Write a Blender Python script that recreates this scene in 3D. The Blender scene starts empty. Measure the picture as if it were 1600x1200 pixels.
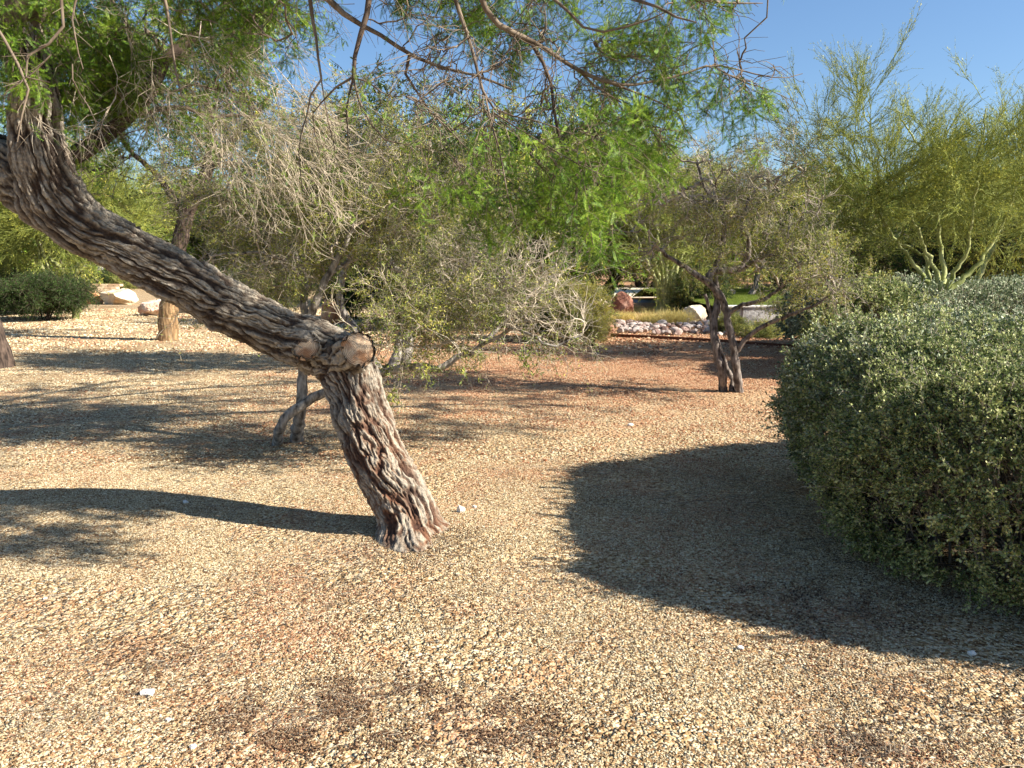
import bpy, math, random
import numpy as np
from math import radians, sin, cos, tan, pi, sqrt

C = bpy.context.scene.collection
SC = bpy.context.scene

# ------------------------------------------------------------------ camera, sky, sun, exposure
PITCH = radians(8.4); FOC = 1250.0; EYE = 1.6
cam_d = bpy.data.cameras.new('camera'); cam = bpy.data.objects.new('camera', cam_d); C.objects.link(cam)
cam.location = (0, 0, EYE); cam.rotation_euler = (pi/2 - PITCH, 0, 0)
cam_d.sensor_width = 36; cam_d.lens = 36*FOC/1600; cam_d.clip_end = 3000; cam_d.clip_start = 0.05
SC.camera = cam
SUN_EL, SUN_A = radians(32.5), radians(15)         # shadows fall to (-cos A, sin A)
w = bpy.data.worlds.new('World'); SC.world = w; w.use_nodes = True
nt = w.node_tree; bg = nt.nodes['Background']
sky = nt.nodes.new('ShaderNodeTexSky'); sky.sky_type = 'NISHITA'; sky.sun_disc = False
sky.sun_elevation = SUN_EL; sky.sun_rotation = pi/2 + SUN_A
sky.air_density = 1.1; sky.dust_density = 0.6; sky.ozone_density = 6.0
nt.links.new(sky.outputs[0], bg.inputs[0]); bg.inputs[1].default_value = 0.064
sl = bpy.data.lights.new('sun', 'SUN'); sl.energy = 4.8; sl.angle = radians(0.53); sl.color = (1.0, 0.93, 0.82)
so = bpy.data.objects.new('sun', sl); C.objects.link(so)
so.rotation_euler = (0, pi/2 - SUN_EL, -SUN_A); so.location = (20, -8, 14)
SC.view_settings.view_transform = 'Standard'; SC.view_settings.look = 'None'
SC.view_settings.exposure = 1.42; SC.view_settings.gamma = 1; SC.view_settings.use_curve_mapping = False
SC.render.engine = 'CYCLES'
SC.cycles.max_bounces = 6; SC.cycles.diffuse_bounces = 2; SC.cycles.glossy_bounces = 2
SC.cycles.transmission_bounces = 3; SC.cycles.transparent_max_bounces = 4

# ------------------------------------------------------------------ small maths
def P(px, py, Y):
    dx = (px-800)/FOC; dy = (600-py)/FOC
    vy = cos(PITCH) + dy*sin(PITCH); vz = -sin(PITCH) + dy*cos(PITCH)
    k = Y/vy
    return np.array([dx*k, Y, EYE + vz*k])
def G(px, py):
    dx = (px-800)/FOC; dy = (600-py)/FOC
    vy = cos(PITCH) + dy*sin(PITCH); vz = -sin(PITCH) + dy*cos(PITCH)
    k = -EYE/vz
    return np.array([dx*k, vy*k, 0.0])
def unit(v):
    v = np.asarray(v, float); n = np.linalg.norm(v, axis=-1, keepdims=True); return v/np.maximum(n, 1e-9)
def hash2(i, j, seed):
    n = (i.astype(np.int64)*374761393 + j.astype(np.int64)*668265263 + seed*974634777) & 0xffffffff
    n = ((n ^ (n >> 13))*1274126177) & 0xffffffff
    n = (n ^ (n >> 16)) & 0xffffff
    return n/float(0xffffff)
def vnoise(x, y, seed=0, perx=None):
    xi = np.floor(x).astype(np.int64); yi = np.floor(y).astype(np.int64)
    fx = x-xi; fy = y-yi; fx = fx*fx*(3-2*fx); fy = fy*fy*(3-2*fy)
    x0, x1 = xi, xi+1
    if perx: x0 = x0 % perx; x1 = x1 % perx
    a = hash2(x0, yi, seed); b = hash2(x1, yi, seed); c = hash2(x0, yi+1, seed); d = hash2(x1, yi+1, seed)
    return (a*(1-fx)+b*fx)*(1-fy) + (c*(1-fx)+d*fx)*fy
def gz(x, y):
    x = np.asarray(x, float); y = np.asarray(y, float)
    return 0.05*np.exp(-(((x+0.56)/0.42)**2+((y-4.66)/0.36)**2)) + 0.05*(vnoise(x*0.35+50, y*0.35+50, 3)-0.5) + 0.018*(vnoise(x*1.7+90, y*1.7+90, 5)-0.5)
def catmull(pts, K, vals=None):
    pts = np.asarray(pts, float); n = len(pts)
    if n == 2:
        t = np.linspace(0, 1, K)[:, None]; out = pts[0]*(1-t)+pts[1]*t
        return (out, np.interp(np.linspace(0, 1, K), [0, 1], vals)) if vals is not None else out
    ext = np.vstack([2*pts[0]-pts[1], pts, 2*pts[-1]-pts[-2]])
    seg = np.linalg.norm(np.diff(pts, axis=0), axis=1); cum = np.r_[0, np.cumsum(seg)]
    s = np.linspace(0, cum[-1], K)
    i = np.clip(np.searchsorted(cum, s, side='right')-1, 0, n-2)
    t = ((s-cum[i])/seg[i])[:, None]
    p0, p1, p2, p3 = ext[i], ext[i+1], ext[i+2], ext[i+3]
    out = 0.5*((2*p1)+(-p0+p2)*t+(2*p0-5*p1+4*p2-p3)*t**2+(-p0+3*p1-3*p2+p3)*t**3)
    if vals is not None: return out, np.interp(s, cum, vals)
    return out

# ------------------------------------------------------------------ mesh building
class Geo:
    def __init__(s): s.v = []; s.f = []; s.m = []; s.n = 0
    def add(s, v, f, mat=0):
        if len(v) == 0: return
        s.v.append(np.asarray(v, np.float32).reshape(-1, 3)); f = np.asarray(f, np.int64)
        s.f.append(f + s.n); s.m.append(np.full(len(f), mat, np.int32)); s.n += len(s.v[-1])
    def mesh(s, name, mats, smooth=True):
        me = bpy.data.meshes.new(name)
        v = np.vstack(s.v); nl = sum(f.size for f in s.f); nf = sum(len(f) for f in s.f)
        me.vertices.add(len(v)); me.vertices.foreach_set('co', v.ravel())
        me.loops.add(nl); me.polygons.add(nf)
        me.loops.foreach_set('vertex_index', np.concatenate([f.ravel() for f in s.f]).astype(np.int32))
        tot = np.concatenate([np.full(len(f), f.shape[1], np.int32) for f in s.f])
        me.polygons.foreach_set('loop_start', np.r_[0, np.cumsum(tot)[:-1]].astype(np.int32))
        me.polygons.foreach_set('material_index', np.concatenate(s.m))
        me.polygons.foreach_set('use_smooth', np.full(nf, smooth))
        for m in mats: me.materials.append(m)
        me.update(calc_edges=True)
        return me
    def obj(s, name, mats, parent=None, smooth=True, kind=None):
        o = bpy.data.objects.new(name, s.mesh(name, mats, smooth)); C.objects.link(o)
        if parent is not None: o.parent = parent; o.matrix_parent_inverse = parent.matrix_world.inverted()
        if kind: o['kind'] = kind
        return o
def tubes(Pp, R, S=5):
    """Pp (N,K,3), R (N,K) -> verts, quad faces"""
    Pp = np.asarray(Pp, float); R = np.asarray(R, float)
    if Pp.ndim == 2: Pp = Pp[None]; R = R[None]
    N, K, _ = Pp.shape
    T = unit(np.gradient(Pp, axis=1)); mean = unit(T.mean(axis=1))
    ref = np.zeros((N, 3)); ref[np.arange(N), np.argmin(np.abs(mean), axis=1)] = 1
    A = unit(np.cross(T, ref[:, None, :])); B = np.cross(T, A)
    a = np.arange(S)*2*pi/S
    V = Pp[:, :, None, :] + R[:, :, None, None]*(np.cos(a)[None, None, :, None]*A[:, :, None, :] + np.sin(a)[None, None, :, None]*B[:, :, None, :])
    i = (np.arange(N)*K*S)[:, None, None]; k = (np.arange(K-1)*S)[None, :, None]; j = np.arange(S)[None, None, :]; j2 = (np.arange(S)+1)[None, None, :] % S
    F = np.stack([i+k+j, i+k+j2, i+k+S+j2, i+k+S+j], -1).reshape(-1, 4)
    return V.reshape(-1, 3), F
def sprout(Pp, Rr, n, rg, t=(0.25, 1.0), L=(0.1, 0.2), ang=(0.4, 1.0), bias=(0, 0, 0), curve=(0, 0, 0), K=4, wig=0.06, r=(0.003, 0.001)):
    N, Kp, _ = Pp.shape; M = N*n
    idx = np.repeat(np.arange(N), n); tt = rg.uniform(t[0], t[1], M)*(Kp-1)
    k = np.clip(tt.astype(int), 0, Kp-2); f = (tt-k)[:, None]
    p = Pp[idx, k]*(1-f)+Pp[idx, k+1]*f; T = unit(Pp[idx, k+1]-Pp[idx, k])
    pr = unit(np.cross(T, rg.normal(size=(M, 3)))); a = rg.uniform(ang[0], ang[1], M)[:, None]
    d = unit(np.cos(a)*T + np.sin(a)*pr + np.asarray(bias))
    Ls = rg.uniform(L[0], L[1], M)
    s = np.linspace(0, 1, K)[None, :, None]
    w = np.cumsum(rg.normal(size=(M, K, 3)), axis=1); w[:, 0] = 0
    out = p[:, None] + Ls[:, None, None]*(d[:, None]*s + np.asarray(curve)*s**2 + wig*w)
    R = np.repeat(np.linspace(r[0], r[1], K)[None], M, 0)
    return out, R
def blades(Pp, n, rg, L=(0.02, 0.03), wr=0.3, t=(0.1, 1.0), fwd=0.5, bias=(0, 0, 0), petiole=0.0):
    N, Kp, _ = Pp.shape; M = N*n
    idx = np.repeat(np.arange(N), n); tt = rg.uniform(t[0], t[1], M)*(Kp-1)
    k = np.clip(tt.astype(int), 0, Kp-2); f = (tt-k)[:, None]
    p = Pp[idx, k]*(1-f)+Pp[idx, k+1]*f; T = unit(Pp[idx, k+1]-Pp[idx, k])
    d = unit(T*fwd + unit(rg.normal(size=(M, 3))) + np.asarray(bias))
    q = unit(np.cross(d, rg.normal(size=(M, 3)))); nn = np.cross(d, q)
    l = rg.uniform(L[0], L[1], M)[:, None]
    V = np.stack([p, p+0.45*l*d+wr*l*0.5*q+0.04*l*nn, p+l*d-0.1*l*nn, p+0.45*l*d-wr*l*0.5*q+0.04*l*nn], 1)
    F = np.arange(M*4).reshape(M, 4)
    return V.reshape(-1, 3), F
def pinnates(Pp, n, rg, L=(0.06, 0.09), pairs=11, leaf=0.010, lw=0.0026, bias=(0, 0, 0), fwd=0.6, t=(0.1, 1.0)):
    N, Kp, _ = Pp.shape; M = N*n
    idx = np.repeat(np.arange(N), n); tt = rg.uniform(t[0], t[1], M)*(Kp-1)
    k = np.clip(tt.astype(int), 0, Kp-2); f = (tt-k)[:, None]
    p = Pp[idx, k]*(1-f)+Pp[idx, k+1]*f; T = unit(Pp[idx, k+1]-Pp[idx, k])
    d = unit(T*fwd + unit(rg.normal(size=(M, 3))) + np.asarray(bias))
    q = unit(np.cross(d, rg.normal(size=(M, 3)))); nn = np.cross(d, q)
    l = rg.uniform(L[0], L[1], M)
    s = np.linspace(0.12, 1, pairs)[None, :, None]
    c = p[:, None] + l[:, None, None]*(s*d[:, None] - 0.22*s**2*nn[:, None])       # rachis points
    tips = []; Vs = []; sc = np.sin(np.linspace(0.6, 2.6, pairs))[None, :, None]
    for sg in (-1, 1):
        tip = c + sc*leaf*(sg*q[:, None]*0.9 + 0.45*d[:, None])
        Vs.append(np.stack([c, c + d[:, None]*lw, tip + d[:, None]*lw*0.6, tip], 2))
    V = np.stack(Vs, 1).reshape(-1, 3)
    F = np.arange(len(V)).reshape(-1, 4)
    rp = p[:, None] + l[:, None, None]*(np.linspace(0, 1, 4)[None, :, None]*d[:, None] - 0.22*np.linspace(0, 1, 4)[None, :, None]**2*nn[:, None])
    return V, F, rp

# ------------------------------------------------------------------ materials
def newmat(name):
    m = bpy.data.materials.new(name); m.use_nodes = True
    return m, m.node_tree.nodes, m.node_tree.links, m.node_tree.nodes['Principled BSDF']
def nd(N, t, **kw):
    n = N.new(t)
    for k, v in kw.items(): setattr(n, k, v)
    return n
def ramp(N, stops):
    r = N.new('ShaderNodeValToRGB'); e = r.color_ramp.elements
    while len(e) < len(stops): e.new(0.5)
    for i, (p, c) in enumerate(stops): e[i].position = p; e[i].color = (*c, 1)
    return r
def leaf_mat(name, cols, trans=0.35, rough=0.5, spec=0.3):
    m, N, L, b = newmat(name)
    g = nd(N, 'ShaderNodeNewGeometry'); oi = nd(N, 'ShaderNodeObjectInfo')
    ad = nd(N, 'ShaderNodeMath', operation='ADD'); L.new(g.outputs['Random Per Island'], ad.inputs[0])
    mu = nd(N, 'ShaderNodeMath', operation='MULTIPLY'); mu.inputs[1].default_value = 0.7; L.new(oi.outputs['Random'], mu.inputs[0])
    L.new(mu.outputs[0], ad.inputs[1])
    dv = nd(N, 'ShaderNodeMath', operation='DIVIDE'); dv.inputs[1].default_value = 1.7; L.new(ad.outputs[0], dv.inputs[0])
    r = ramp(N, [(0.12+0.76*i/(len(cols)-1), c) for i, c in enumerate(cols)]); L.new(dv.outputs[0], r.inputs[0])
    L.new(r.outputs[0], b.inputs['Base Color']); b.inputs['Roughness'].default_value = rough
    b.inputs['Specular IOR Level'].default_value = spec
    tr = nd(N, 'ShaderNodeBsdfTranslucent'); L.new(r.outputs[0], tr.inputs[0])
    mx = nd(N, 'ShaderNodeMixShader'); mx.inputs[0].default_value = trans
    L.new(b.outputs[0], mx.inputs[1]); L.new(tr.outputs[0], mx.inputs[2])
    L.new(mx.outputs[0], N['Material Output'].inputs[0])
    return m
def bark_mat(name, c1, c2, scale=30, bump=0.4, stretch=(1, 1, 0.3)):
    m, N, L, b = newmat(name)
    tc = nd(N, 'ShaderNodeTexCoord'); mp = nd(N, 'ShaderNodeMapping'); mp.inputs['Scale'].default_value = stretch
    L.new(tc.outputs['Object'], mp.inputs[0])
    n = nd(N, 'ShaderNodeTexNoise'); n.inputs['Scale'].default_value = scale; n.inputs['Detail'].default_value = 4
    L.new(mp.outputs[0], n.inputs['Vector'])
    r = ramp(N, [(0.35, c1), (0.65, c2)]); L.new(n.outputs[0], r.inputs[0]); L.new(r.outputs[0], b.inputs['Base Color'])
    bp = nd(N, 'ShaderNodeBump'); bp.inputs['Strength'].default_value = bump; bp.inputs['Distance'].default_value = 0.02
    L.new(n.outputs[0], bp.inputs['Height']); L.new(bp.outputs[0], b.inputs['Normal'])
    b.inputs['Roughness'].default_value = 0.9; b.inputs['Specular IOR Level'].default_value = 0.15
    return m
M_mesq = leaf_mat('mesquite_leaf', [(0.03, 0.07, 0.012), (0.10, 0.20, 0.018), (0.20, 0.34, 0.028), (0.38, 0.48, 0.06)], 0.33)
M_grey = leaf_mat('willow_leaf', [(0.05, 0.085, 0.015), (0.18, 0.24, 0.04), (0.38, 0.40, 0.08), (0.62, 0.55, 0.11)], 0.25)
M_palo = leaf_mat('palo_verde_leaf', [(0.10, 0.15, 0.02), (0.24, 0.29, 0.035), (0.42, 0.43, 0.06), (0.60, 0.56, 0.11)], 0.25)
M_dgrn = leaf_mat('evergreen_leaf', [(0.015, 0.04, 0.010), (0.03, 0.07, 0.015), (0.06, 0.12, 0.02), (0.10, 0.17, 0.03)], 0.35)
M_sage = leaf_mat('sage_leaf', [(0.06, 0.09, 0.04), (0.20, 0.25, 0.13), (0.42, 0.47, 0.29), (0.64, 0.67, 0.48)], 0.15, 0.6)
M_sagg = leaf_mat('green_sage_leaf', [(0.05, 0.08, 0.02), (0.16, 0.21, 0.06), (0.38, 0.42, 0.15), (0.62, 0.62, 0.28)], 0.2, 0.6)
M_gold = leaf_mat('golden_leaf', [(0.12, 0.13, 0.02), (0.30, 0.29, 0.05), (0.50, 0.44, 0.07), (0.62, 0.52, 0.10)], 0.4)
M_straw = leaf_mat('straw_grass', [(0.45, 0.33, 0.10), (0.66, 0.52, 0.18), (0.78, 0.66, 0.28), (0.45, 0.44, 0.12)], 0.3)
M_lawn = leaf_mat('lawn_blade', [(0.10, 0.16, 0.02), (0.18, 0.24, 0.03), (0.28, 0.32, 0.05)], 0.3)
M_twp = bark_mat('pale_twig', (0.34, 0.28, 0.20), (0.62, 0.53, 0.40), 12, 0.1)
M_twg = bark_mat('grey_twig', (0.14, 0.115, 0.09), (0.44, 0.38, 0.30), 14, 0.1)
M_twd = bark_mat('dark_twig', (0.045, 0.033, 0.026), (0.13, 0.095, 0.07), 18, 0.2)
M_twm = bark_mat('mesquite_twig', (0.09, 0.065, 0.045), (0.24, 0.19, 0.14), 18, 0.3)
M_twy = bark_mat('green_twig', (0.11, 0.14, 0.03), (0.30, 0.33, 0.09), 9, 0.1)
M_grb = bark_mat('grey_bark', (0.10, 0.085, 0.07), (0.42, 0.38, 0.33), 26, 0.9, (1, 1, 0.4))
M_fkb = bark_mat('dusky_bark', (0.05, 0.04, 0.035), (0.26, 0.22, 0.19), 26, 0.9, (1, 1, 0.4))
M_dkb = bark_mat('dark_bark', (0.03, 0.022, 0.018), (0.12, 0.085, 0.065), 26, 1.0, (1, 1, 0.2))
M_brb = bark_mat('brown_bark', (0.12, 0.07, 0.035), (0.38, 0.25, 0.13), 22, 1.2, (1, 1, 0.12))
M_pab = bark_mat('palo_verde_bark', (0.20, 0.23, 0.07), (0.46, 0.47, 0.22), 6, 0.3, (1, 1, 0.5))

# ------------------------------------------------------------------ spray templates (axis +X)
def line(L, K=5, rg=None, wig=0.03):
    p = np.zeros((1, K, 3)); p[0, :, 0] = np.linspace(0, L, K)
    if rg is not None:
        w = np.cumsum(rg.normal(size=(K, 3)), 0)*wig*L; w[0] = 0; p[0] += w
    return p
TEMPL = {}
def make_templates(kind, n):
    out = []
    for i in range(n):
        rg = np.random.default_rng(hash(kind) % 1 + 100*i + len(kind)*7 + ord(kind[0])); g = Geo()
        if kind == 'mesquite':
            L = 0.26; a = line(L, 5, rg, 0.05); g.add(*tubes(a, np.linspace(0.0028, 0.001, 5)[None], 3), 0)
            b, br = sprout(a, None, 4, rg, L=(0.06, 0.14), K=3, r=(0.0014, 0.0008)); g.add(*tubes(b, br, 3), 0)
            for src, k in ((a, 12), (b, 4)):
                V, F, rp = pinnates(src, k, rg, L=(0.05, 0.11), pairs=13, leaf=0.011, lw=0.0030); g.add(V, F, 1)
                g.add(*tubes(rp, np.full(rp.shape[:2], 0.0007), 3), 1)
            mats = [M_twm, M_mesq]
        elif kind == 'bare':       # hair-fine leafless drooping twigs with a few leaves
            a = line(0.42, 5, rg, 0.05); g.add(*tubes(a, np.linspace(0.0025, 0.001, 5)[None], 3), 0)
            b, br = sprout(a, None, 9, rg, L=(0.12, 0.28), ang=(0.2, 0.7), K=4, r=(0.0016, 0.0007)); g.add(*tubes(b, br, 3), 0)
            c, cr = sprout(b, None, 2, rg, L=(0.05, 0.14), K=3, r=(0.001, 0.0006)); g.add(*tubes(c, cr, 3), 0)
            V, F, rp = pinnates(b, 1, rg, L=(0.04, 0.07), pairs=8, leaf=0.009, lw=0.003); g.add(V, F, 1)
            mats = [M_twp, M_mesq]
        elif kind == 'grey':       # zigzag pale twigs, sparse narrow leaves
            a = line(0.36, 5, rg, 0.07); g.add(*tubes(a, np.linspace(0.0035, 0.0014, 5)[None], 3), 0)
            b, br = sprout(a, None, 7, rg, L=(0.10, 0.22), ang=(0.5, 1.1), K=4, wig=0.09, r=(0.0022, 0.0011)); g.add(*tubes(b, br, 3), 0)
            c, cr = sprout(b, None, 2, rg, L=(0.05, 0.10), ang=(0.4, 1.2), K=3, r=(0.0014, 0.0009)); g.add(*tubes(c, cr, 3), 0)
            g.add(*blades(b, 8, rg, L=(0.022, 0.04), wr=0.25), 1); g.add(*blades(c, 4, rg, L=(0.022, 0.04), wr=0.25), 1)
            mats = [M_twp if i % 2 else M_twg, M_grey]
        elif kind == 'greybare':
            a = line(0.36, 5, rg, 0.09); g.add(*tubes(a, np.linspace(0.004, 0.0016, 5)[None], 3), 0)
            b, br = sprout(a, None, 6, rg, L=(0.10, 0.24), ang=(0.6, 1.2), K=5, wig=0.10, r=(0.0026, 0.0012)); g.add(*tubes(b, br, 3), 0)
            c, cr = sprout(b, None, 2, rg, L=(0.04, 0.10), ang=(0.6, 1.3), K=3, r=(0.0016, 0.001)); g.add(*tubes(c, cr, 3), 0)
            g.add(*blades(c, 2, rg, L=(0.02, 0.035), wr=0.3), 1)
            mats = [M_twp if i % 2 else M_twg, M_grey]
        elif kind == 'olive':      # leafier
            a = line(0.36, 5, rg, 0.07); g.add(*tubes(a, np.linspace(0.0035, 0.0014, 5)[None], 3), 0)
            b, br = sprout(a, None, 7, rg, L=(0.10, 0.20), ang=(0.5, 1.1), K=3, wig=0.09, r=(0.002, 0.001)); g.add(*tubes(b, br, 3), 0)
            g.add(*blades(b, 11, rg, L=(0.03, 0.055), wr=0.26), 1); g.add(*blades(a, 8, rg, L=(0.03, 0.055), wr=0.26), 1)
            mats = [M_twg, M_grey]
        elif kind == 'far':        # for distant green crowns: coarser leaves
            a = line(0.7, 4, rg, 0.07); g.add(*tubes(a, np.linspace(0.008, 0.003, 4)[None], 3), 0)
            b, br = sprout(a, None, 7, rg, L=(0.2, 0.4), ang=(0.4, 1.1), K=3, wig=0.09, r=(0.004, 0.002)); g.add(*tubes(b, br, 3), 0)
            g.add(*blades(b, 12, rg, L=(0.05, 0.11), wr=0.3), 1); g.add(*blades(a, 8, rg, L=(0.05, 0.1), wr=0.3), 1)
            mats = [M_twg, M_grey if i % 3 == 0 else M_mesq]
        elif kind == 'fardark':
            a = line(0.5, 4, rg, 0.07); g.add(*tubes(a, np.linspace(0.006, 0.003, 4)[None], 3), 0)
            b, br = sprout(a, None, 7, rg, L=(0.12, 0.3), ang=(0.4, 1.1), K=3, wig=0.09, r=(0.004, 0.002)); g.add(*tubes(b, br, 3), 0)
            g.add(*blades(b, 11, rg, L=(0.03, 0.06), wr=0.35), 1); g.add(*blades(a, 10, rg, L=(0.03, 0.06), wr=0.35), 1)
            mats = [M_twd, M_dgrn]
        elif kind == 'palo':       # broom of fine green stems
            a = line(0.7, 5, rg, 0.03); g.add(*tubes(a, np.linspace(0.006, 0.002, 5)[None], 3), 0)
            b, br = sprout(a, None, 11, rg, t=(0.1, 0.95), L=(0.2, 0.45), ang=(0.2, 0.5), K=4, wig=0.03, r=(0.003, 0.0012)); g.add(*tubes(b, br, 3), 0)
            c, cr = sprout(b, None, 2, rg, L=(0.08, 0.2), ang=(0.2, 0.5), K=3, wig=0.03, r=(0.002, 0.001)); g.add(*tubes(c, cr, 3), 0)
            g.add(*blades(b, 7, rg, L=(0.02, 0.045), wr=0.22, fwd=1.2), 1); g.add(*blades(c, 3, rg, L=(0.02, 0.045), wr=0.22, fwd=1.2), 1)
            mats = [M_twy, M_palo]
        elif kind in ('sage', 'sagegreen'):
            a = line(0.10, 4, rg, 0.04); g.add(*tubes(a, np.linspace(0.0018, 0.001, 4)[None], 3), 0)
            b, br = sprout(a, None, 3, rg, L=(0.04, 0.06), ang=(0.4, 0.8), K=3, r=(0.0012, 0.0008)); g.add(*tubes(b, br, 3), 0)
            g.add(*blades(a, 14, rg, L=(0.013, 0.022), wr=0.62, fwd=0.9, t=(0.2, 1)), 1)
            g.add(*blades(b, 6, rg, L=(0.012, 0.020), wr=0.62, fwd=0.9, t=(0.3, 1)), 1)
            mats = [M_twg, M_sage if kind == 'sage' else M_sagg]
        elif kind == 'gold':
            a = line(0.35, 5, rg, 0.05); g.add(*tubes(a, np.linspace(0.004, 0.0015, 5)[None], 3), 0)
            b, br = sprout(a, None, 6, rg, L=(0.10, 0.2), K=3, r=(0.002, 0.001)); g.add(*tubes(b, br, 3), 0)
            g.add(*blades(b, 10, rg, L=(0.03, 0.06), wr=0.2, fwd=0.8), 1)
            mats = [M_twg, M_gold]
        elif kind == 'grass':
            base = rg.normal(size=(60, 3))*np.array([0.01, 0.05, 0.05]); d = unit(np.array([1, 0, 0]) + rg.normal(size=(60, 3))*0.45)
            Ls = rg.uniform(0.25, 0.55, 60)[:, None]; q = unit(np.cross(d, rg.normal(size=(60, 3))))*0.004
            mid = base + d*Ls*0.55; tip = base + d*Ls + np.array([-0.1, 0, 0])*Ls + q*20
            g.add(np.stack([base-q, base+q, mid+q*0.8, mid-q*0.8], 1).reshape(-1, 3), np.arange(240).reshape(-1, 4), 0)
            g.add(np.stack([mid-q*0.8, mid+q*0.8, tip], 1).reshape(-1, 3), np.arange(180).reshape(-1, 3), 0)
            mats = [M_straw]
        elif kind == 'lawn':
            n_ = 50; base = rg.uniform(-0.08, 0.08, size=(n_, 3)); base[:, 0] = 0; d = unit(np.array([1, 0, 0]) + rg.normal(size=(n_, 3))*0.35)
            Ls = rg.uniform(0.04, 0.09, n_)[:, None]; q = unit(np.cross(d, rg.normal(size=(n_, 3))))*0.003
            g.add(np.stack([base-q, base+q, base+d*Ls], 1).reshape(-1, 3), np.arange(n_*3).reshape(-1, 3), 0)
            mats = [M_lawn]
        elif kind == 'litter':
            K = 4; a = line(rg.uniform(0.03, 0.09), K, rg, 0.08); a[..., 2] *= 0.15
            g.add(*tubes(a, np.full((1, K), rg.uniform(0.0007, 0.0016)), 3), 0); mats = [M_twm if i % 3 else M_twp]
        me = g.mesh(kind+'_spray', mats, smooth=kind not in ('x',))
        o = bpy.data.objects.new(kind+'_spray', me); out.append(o)
    return out
def templates(kind, n=5):
    if kind not in TEMPL: TEMPL[kind] = make_templates(kind, n)
    return TEMPL[kind]
GROUPS = {}
def scatter_group(key, objs):
    if key in GROUPS: return GROUPS[key]
    ng = bpy.data.node_groups.new('scatter_'+key, 'GeometryNodeTree')
    ng.interface.new_socket('Geometry', in_out='INPUT', socket_type='NodeSocketGeometry')
    ng.interface.new_socket('Geometry', in_out='OUTPUT', socket_type='NodeSocketGeometry')
    N, L = ng.nodes, ng.links
    gi = N.new('NodeGroupInput'); go = N.new('NodeGroupOutput'); ip = N.new('GeometryNodeInstanceOnPoints'); jn = N.new('GeometryNodeJoinGeometry')
    for o in reversed(objs):
        oi = N.new('GeometryNodeObjectInfo'); oi.inputs['Object'].default_value = o; oi.inputs['As Instance'].default_value = True
        L.new(oi.outputs['Geometry'], jn.inputs[0])
    L.new(gi.outputs[0], ip.inputs['Points']); L.new(jn.outputs[0], ip.inputs['Instance']); ip.inputs['Pick Instance'].default_value = True
    for nm, ty, sock in (('rot', 'FLOAT_VECTOR', 'Rotation'), ('scl', 'FLOAT', 'Scale'), ('idx', 'INT', 'Instance Index')):
        na = N.new('GeometryNodeInputNamedAttribute'); na.data_type = ty; na.inputs['Name'].default_value = nm
        L.new(na.outputs['Attribute'], ip.inputs[sock])
    L.new(ip.outputs[0], go.inputs[0]); GROUPS[key] = ng
    return ng
def scatter(name, key, objs, pos, d, rg, scale=(0.8, 1.2), parent=None, kind='stuff', roll=None):
    pos = np.asarray(pos, np.float32); n = len(pos); d = unit(d)
    rot = np.stack([rg.uniform(0, 2*pi, n) if roll is None else roll, -np.arcsin(np.clip(d[:, 2], -1, 1)), np.arctan2(d[:, 1], d[:, 0])], 1).astype(np.float32)
    me = bpy.data.meshes.new(name); me.vertices.add(n); me.vertices.foreach_set('co', pos.ravel())
    a = me.attributes.new('rot', 'FLOAT_VECTOR', 'POINT'); a.data.foreach_set('vector', rot.ravel())
    sc = rg.uniform(scale[0], scale[1], n) if isinstance(scale, tuple) else scale
    a = me.attributes.new('scl', 'FLOAT', 'POINT'); a.data.foreach_set('value', np.asarray(sc, np.float32))
    a = me.attributes.new('idx', 'INT', 'POINT'); a.data.foreach_set('value', rg.integers(0, len(objs), n).astype(np.int32))
    me.update()
    o = bpy.data.objects.new(name, me); C.objects.link(o)
    if parent is not None: o.parent = parent; o.matrix_parent_inverse = parent.matrix_world.inverted()
    md = o.modifiers.new('scatter', 'NODES'); md.node_group = scatter_group(key, objs)
    if kind: o['kind'] = kind
    return o
def thing(name, label, cat, loc=(0, 0, 0), group=None):
    o = bpy.data.objects.new(name, None); C.objects.link(o); o.location = [float(v) for v in loc]; o.empty_display_size = 0.2
    bpy.context.view_layer.update() if False else None
    o.matrix_world = __import__('mathutils').Matrix.Translation([float(v) for v in loc])
    o['label'] = label; o['category'] = cat
    if group: o['group'] = group
    return o
def tag(o, label=None, cat=None, group=None, kind=None):
    if label: o['label'] = label
    if cat: o['category'] = cat
    if group: o['group'] = group
    if kind: o['kind'] = kind
    return o
def copy_tree(o, loc, rotz=0, scale=1, label=None):
    import mathutils
    r = o.copy(); C.objects.link(r)
    r.location = loc; r.rotation_euler = (0, 0, rotz); r.scale = (scale,)*3
    if label: r['label'] = label
    for ch in list(o.children):
        c = ch.copy(); C.objects.link(c); c.parent = r; c.matrix_parent_inverse = ch.matrix_parent_inverse.copy()
    return r

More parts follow.
